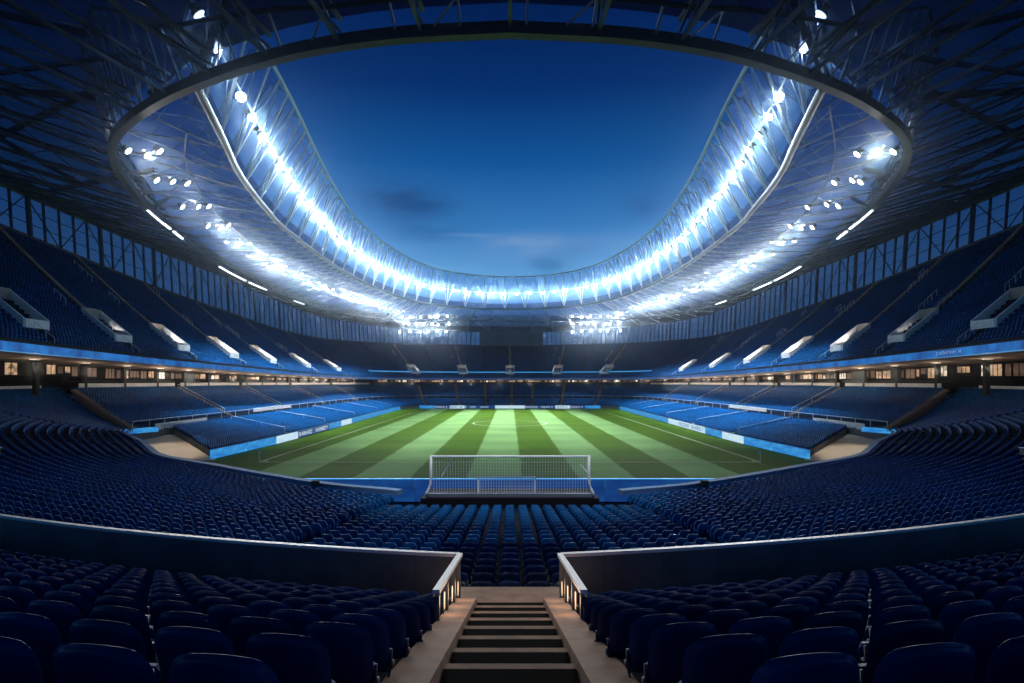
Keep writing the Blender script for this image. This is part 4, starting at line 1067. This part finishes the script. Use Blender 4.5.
# lamp bars under the roof
L2 = cat([(43, 66, 27.3), (48, 86, 27.2), (52, 112, 26.6), (52.5, 140, 26.3), (50, 166, 26.2), (45, 192, 26.2), (41, 206, 26)], 121)
L2r = resample(L2, 15)
for s in (-1, 1):
    for k, p in enumerate(L2r):
        p = p * np.array([s, 1, 1])
        for j in range(3):
            x = p[0] + (j - 1) * 1.9 * (1 if s > 0 else -1); zz = p[2] - .5 + .35 * rng.normal() * .4
            e = floodlight((x, p[1] + rng.normal() * .5, zz), ((x * .1, p[1] + 10, ZP) if k < 4 else (s * 51, p[1] + 3, -7)), True, 'warm white floodlight under the %s roof, %s bar from the near end, %s' % (SIDE[s], nth(k + 1), ('inner one', 'middle one', 'outer one')[j]), 'floodlights on bars under the roof', 1.15)
            if j == 1:
                lamp(e, 'SPOT', 4000 if k < 4 else 52000, (.76, .90, 1), (0, 0, -.4), .3, 74, 1.0)
                if k in (1, 2):
                    o_ = lamp(e, 'SPOT', 16000, (1, .90, .78), (0, 0, -.35), .3, 20, .7); dq = e.rotation_quaternion.inverted() @ (Vector((s * 49, 80, -10)) - Vector((x, p[1], zz))).normalized(); o_.rotation_mode = 'QUATERNION'; o_.rotation_quaternion = dq.to_track_quat('-Z', 'Y')
                o_ = lamp(e, 'SPOT', UP_E * (.22 if k < 3 else .6 if k < 6 else 1.7), (1, .97, .93), (0, 0, .55), .2, 150, .8); dq = e.rotation_quaternion.inverted() @ Vector((0, 0, 1)); o_.rotation_mode = 'QUATERNION'; o_.rotation_quaternion = dq.to_track_quat('-Z', 'Y')
                o_ = lamp(e, 'SPOT', 6500 if p[1] > 110 else 4200, (1, .98, .96), (0, 0, -.35), .3, 60, 1.0); dq = e.rotation_quaternion.inverted() @ (Vector((0, 25, -6) if p[1] > 110 else (0, 5, -1)) - Vector((x, p[1], zz))).normalized(); o_.rotation_mode = 'QUATERNION'; o_.rotation_quaternion = dq.to_track_quat('-Z', 'Y')
# unseen floodlights added over the camera to light the goal and near copings
for s in (-1, 1):
    for k, (x, y) in enumerate(((9, 16), (20, 20))):
        e = floodlight((s * x, y, 28.6), ((0, 28.5, -5) if k == 0 else (s * 2.5, 12, -3.6)), True, 'unseen floodlight added under the near roof, %s half, %s one' % (SIDE[s], ('inner', 'outer')[k]), 'floodlights on bars under the roof', .95)
        lamp(e, 'SPOT', (22000, 9000)[k], (1, .97, .94), (0, 0, -.4), .3, (30, 30)[k], 1.0)
# far light banks
for s in (-1, 1):
    gx = s * 36.0
    e = empty('light_gantry', (gx, 236, 24), 'steel gantry hanging from the far roof, carrying the %s bank of floodlights' % SIDE[s], 'gantry', 'gantries at the far end'); org = (gx, 236, 24)
    for z in (27.2, 24.0, 21.0):
        b = MB(); b.tube([(gx - 11, 236.6, z + .7), (gx + 11, 236.6, z + .7)], .12, 5); b.build('rail', M['steel'], e, origin=org)
    for x in (-10.5, -3.5, 3.5, 10.5):
        b = MB(); b.tube([(gx + x, 236.6, 28.2), (gx + x, 236.6, 21.5)], .10, 5); b.build('hanger', M['steel'], e, origin=org)
    for r_, (z, n) in enumerate(((27.2, 6), (24.0, 7), (21.0, 6))):
        for j in range(n):
            x = gx + s * (-9.5 + 19 * j / (n - 1)) + rng.normal() * .5
            f = floodlight((x, 236, z + rng.normal() * .2), (x * .5, 150, ZP), True, 'white floodlight of the far %s bank, %s row from the top, %s from the middle' % (SIDE[s], nth(r_ + 1), nth(j + 1)), 'floodlights in the far banks', 1.1)
            
            o_ = lamp(f, 'SPOT', BANK_E * 1.6, (.97, .98, 1), (0, 0, -.4), .3, 50, 1.0); dq = f.rotation_quaternion.inverted() @ (Vector((0, 25, -6)) - Vector((x, 236, z))).normalized(); o_.rotation_mode = 'QUATERNION'; o_.rotation_quaternion = dq.to_track_quat('-Z', 'Y')
for o_ in [o for o in bpy.data.objects if o.name.startswith('floodlight') and 'far' in o['label'] and 'third one'.split()[0] in o['label'].split(',')[-1]]:
    l_ = lamp(o_, 'SPOT', 9000, (.85, .94, 1), (0, 0, -.4), .3, 80, 1.0); dq = o_.rotation_quaternion.inverted() @ (Vector((o_.location.x * .7, 226, -7)) - o_.location).normalized(); l_.rotation_mode = 'QUATERNION'; l_.rotation_quaternion = dq.to_track_quat('-Z', 'Y')
# strip lights on the ring beam
for s in (-1, 1):
    for n, (a0, a1) in enumerate(((87, 97), (98.5, 103), (124, 139), (141, 152), (172, 180))):
        P = [p * np.array([s, 1, 1]) for p in r1 if False]
        rp = r1[: NRf]; ys = np.linspace(a0, a1, 6); i_ok = np.arange(20, NRf - 20)
        xs_ = np.interp(ys, rp[i_ok, 1], rp[i_ok, 0]); zs_ = np.interp(ys, rp[i_ok, 1], rp[i_ok, 2])
        e = empty('strip_light', (s * xs_[0], ys[0], zs_[0]), 'long white strip light under the %s ring beam, %s from the near end' % (SIDE[s], nth(n + 1)), 'strip light', 'strip lights under the ring beam'); org = (s * xs_[0], ys[0], zs_[0])
        b = MB(); b.tube([(s * x, y, z - .5) for x, y, z in zip(xs_, ys, zs_)], .17, 4, rz=.12); b.build('diffuser', M['strip'], e, origin=org)
        b = MB(); b.tube([(s * x, y, z - .3) for x, y, z in zip(xs_, ys, zs_)], .2, 4, rz=.06); b.build('casing', M['housing'], e, origin=org)

# scoreboard
e = empty('scoreboard', (.5, 247, 18.3), 'dark blank scoreboard hanging under the far roof', 'scoreboard'); org = (.5, 247, 18.3)
b = MB(); b.box((.5, 247, 18.4), (27.6, .8, 6.0)); b.build('casing', M['housing'], e, origin=org)
b = MB(); b.box((.5, 246.55, 18.4), (27.0, .08, 5.5)); b.build('face', M['scoreboard'], e, origin=org)
for x in (-9, 10):
    b = MB(); b.tube([(x, 247, 21.4), (x, 247, 25.5)], .15, 6); b.build('hanger', M['steel_dark'], e, origin=org)

bulk_object()

# ------------------------------------------------------------------ haze
HAZE = 0.0006
if HAZE > 0:
    b = MB(); b.box((0, 130, 17), (260, 330, 62)); m = bpy.data.materials.new('stadium_haze'); m.use_nodes = True
    nt = m.node_tree; nt.nodes.clear(); o = nt.nodes.new('ShaderNodeOutputMaterial'); v = nt.nodes.new('ShaderNodeVolumePrincipled')
    v.inputs['Density'].default_value = HAZE; v.inputs['Color'].default_value = (.62, .80, 1, 1); v.inputs['Anisotropy'].default_value = 0.983
    nt.links.new(v.outputs[0], o.inputs['Volume'])
    props(b.build('haze', m), 'thin bluish haze hanging in the floodlit bowl', 'haze', kind='stuff')

# ------------------------------------------------------------------ sky
w = bpy.data.worlds.new('World'); sc.world = w; w.use_nodes = True
nt = w.node_tree; Lk = nt.links.new; bg = nt.nodes['Background']
tc = nt.nodes.new('ShaderNodeTexCoord'); sp = nt.nodes.new('ShaderNodeSeparateXYZ'); Lk(tc.outputs['Generated'], sp.inputs[0])
rp = nt.nodes.new('ShaderNodeValToRGB'); cr = rp.color_ramp
cr.elements[0].position = 0.0; cr.elements[0].color = (0.10, 0.30, 0.55, 1)
cr.elements[1].position = 1.0; cr.elements[1].color = (0.0005, 0.003, 0.016, 1)
for pos, c in ((0.17, (0.115, 0.35, 0.66)), (0.26, (0.036, 0.195, 0.50)), (0.36, (0.0045, 0.090, 0.315)), (0.46, (0.0010, 0.029, 0.155)), (0.56, (0.0005, 0.012, 0.078)), (0.70, (0.0008, 0.006, 0.03))):
    e_ = cr.elements.new(pos); e_.color = (*c, 1)
Lk(sp.outputs['Z'], rp.inputs[0])
sky = nt.nodes.new('ShaderNodeTexSky'); sky.sky_type = 'NISHITA'; sky.sun_disc = False; sky.sun_elevation = R(-4); sky.sun_rotation = R(180)
col = rp.outputs[0]
def vm(op, *a):
    n = nt.nodes.new('ShaderNodeVectorMath'); n.operation = op
    for i, v in enumerate(a):
        if isinstance(v, (tuple, list)): n.inputs[i].default_value = v
        else: Lk(v, n.inputs[i])
    return n
def mt(op, *a):
    n = nt.nodes.new('ShaderNodeMath'); n.operation = op; n.use_clamp = False
    for i, v in enumerate(a):
        if isinstance(v, (int, float)): n.inputs[i].default_value = v
        else: Lk(v, n.inputs[i])
    return n.outputs[0]
nz = nt.nodes.new('ShaderNodeTexNoise'); nz.inputs['Scale'].default_value = 14; nz.inputs['Detail'].default_value = 5
mpn = nt.nodes.new('ShaderNodeMapping'); mpn.inputs['Scale'].default_value = (1, 1, 2.6); Lk(tc.outputs['Generated'], mpn.inputs[0]); Lk(mpn.outputs[0], nz.inputs['Vector'])
def cloud(px, py, sx, sy):
    """soft cloud around a compass direction"""
    d = Vector(((px - 510) / 560, 1, (381 - py) / 560)).normalized()
    u = Vector((0, 0, 1)).cross(d).normalized(); v = d.cross(u)
    du = mt('DIVIDE', vm('DOT_PRODUCT', tc.outputs['Generated'], tuple(u)).outputs['Value'], sx / 560)
    dv = mt('DIVIDE', vm('DOT_PRODUCT', tc.outputs['Generated'], tuple(v)).outputs['Value'], sy / 560)
    r2_ = mt('ADD', mt('MULTIPLY', du, du), mt('MULTIPLY', dv, dv))
    g_ = mt('POWER', 2.718, mt('MULTIPLY', r2_, -1.0))
    fwd = mt('GREATER_THAN', vm('DOT_PRODUCT', tc.outputs['Generated'], tuple(d)).outputs['Value'], 0)
    nn = mt('MULTIPLY', mt('SUBTRACT', nz.outputs['Fac'], .25), 2.0)
    return mt('MULTIPLY', mt('MULTIPLY', g_, fwd), nn)
def blend(fac, c):
    global col
    mx = nt.nodes.new('ShaderNodeMix'); mx.data_type = 'RGBA'; mx.clamp_factor = True
    Lk(fac, mx.inputs[0]); Lk(col, mx.inputs[6]); mx.inputs[7].default_value = (*c, 1); col = mx.outputs[2]
blend(mt('MULTIPLY', cloud(404, 203, 42, 15), 1.9), (0.012, 0.075, 0.24)); blend(mt('MULTIPLY', cloud(420, 226, 46, 12), 1.2), (0.02, 0.12, 0.34))
blend(mt('MULTIPLY', cloud(548, 263, 17, 8), 2.2), (0.035, 0.19, 0.45)); blend(mt('MULTIPLY', cloud(574, 250, 20, 7), 1.8), (0.035, 0.18, 0.45))
blend(mt('MULTIPLY', cloud(525, 241, 40, 6), .4), (0.35, 0.45, 0.65)); blend(mt('MULTIPLY', cloud(470, 235, 25, 1.6), .3), (0.3, 0.5, 0.75)); blend(mt('MULTIPLY', cloud(560, 248, 70, 12), .3), (0.4, 0.5, 0.7))
blend(mt('MULTIPLY', cloud(648, 205, 20, 12), .8), (0.012, 0.075, 0.26))
Lk(col, bg.inputs[0]); bg.inputs[1].default_value = 1.0
bg2 = nt.nodes.new('ShaderNodeBackground'); Lk(sky.outputs[0], bg2.inputs[0]); bg2.inputs[1].default_value = 0.02
ad = nt.nodes.new('ShaderNodeAddShader'); Lk(bg.outputs[0], ad.inputs[0]); Lk(bg2.outputs[0], ad.inputs[1]); Lk(ad.outputs[0], nt.nodes['World Output'].inputs[0])

# ------------------------------------------------------------------ camera and render
cam = bpy.data.cameras.new('camera'); co = link('camera', cam); co.location = (0, 0, 0); co.rotation_euler = (R(90), 0, 0)
cam.sensor_width = 36; cam.lens = 36 * 560 / 1024; cam.shift_y = (381 - 341.5) / 1024; cam.shift_x = (512 - 510) / 1024
cam.clip_start = .05; cam.clip_end = 5000; sc.camera = co
sc.view_settings.view_transform = 'Standard'; sc.view_settings.look = 'None'; sc.view_settings.gamma = 1; sc.view_settings.exposure = 0; sc.view_settings.use_curve_mapping = False
cy = sc.cycles; cy.use_denoising = True; cy.max_bounces = 6; cy.diffuse_bounces = 2; cy.glossy_bounces = 2; cy.transmission_bounces = 2; cy.transparent_max_bounces = 24; cy.volume_bounces = 0
cy.sample_clamp_indirect = 3; cy.use_light_tree = True; cy.caustics_reflective = False; cy.caustics_refractive = False
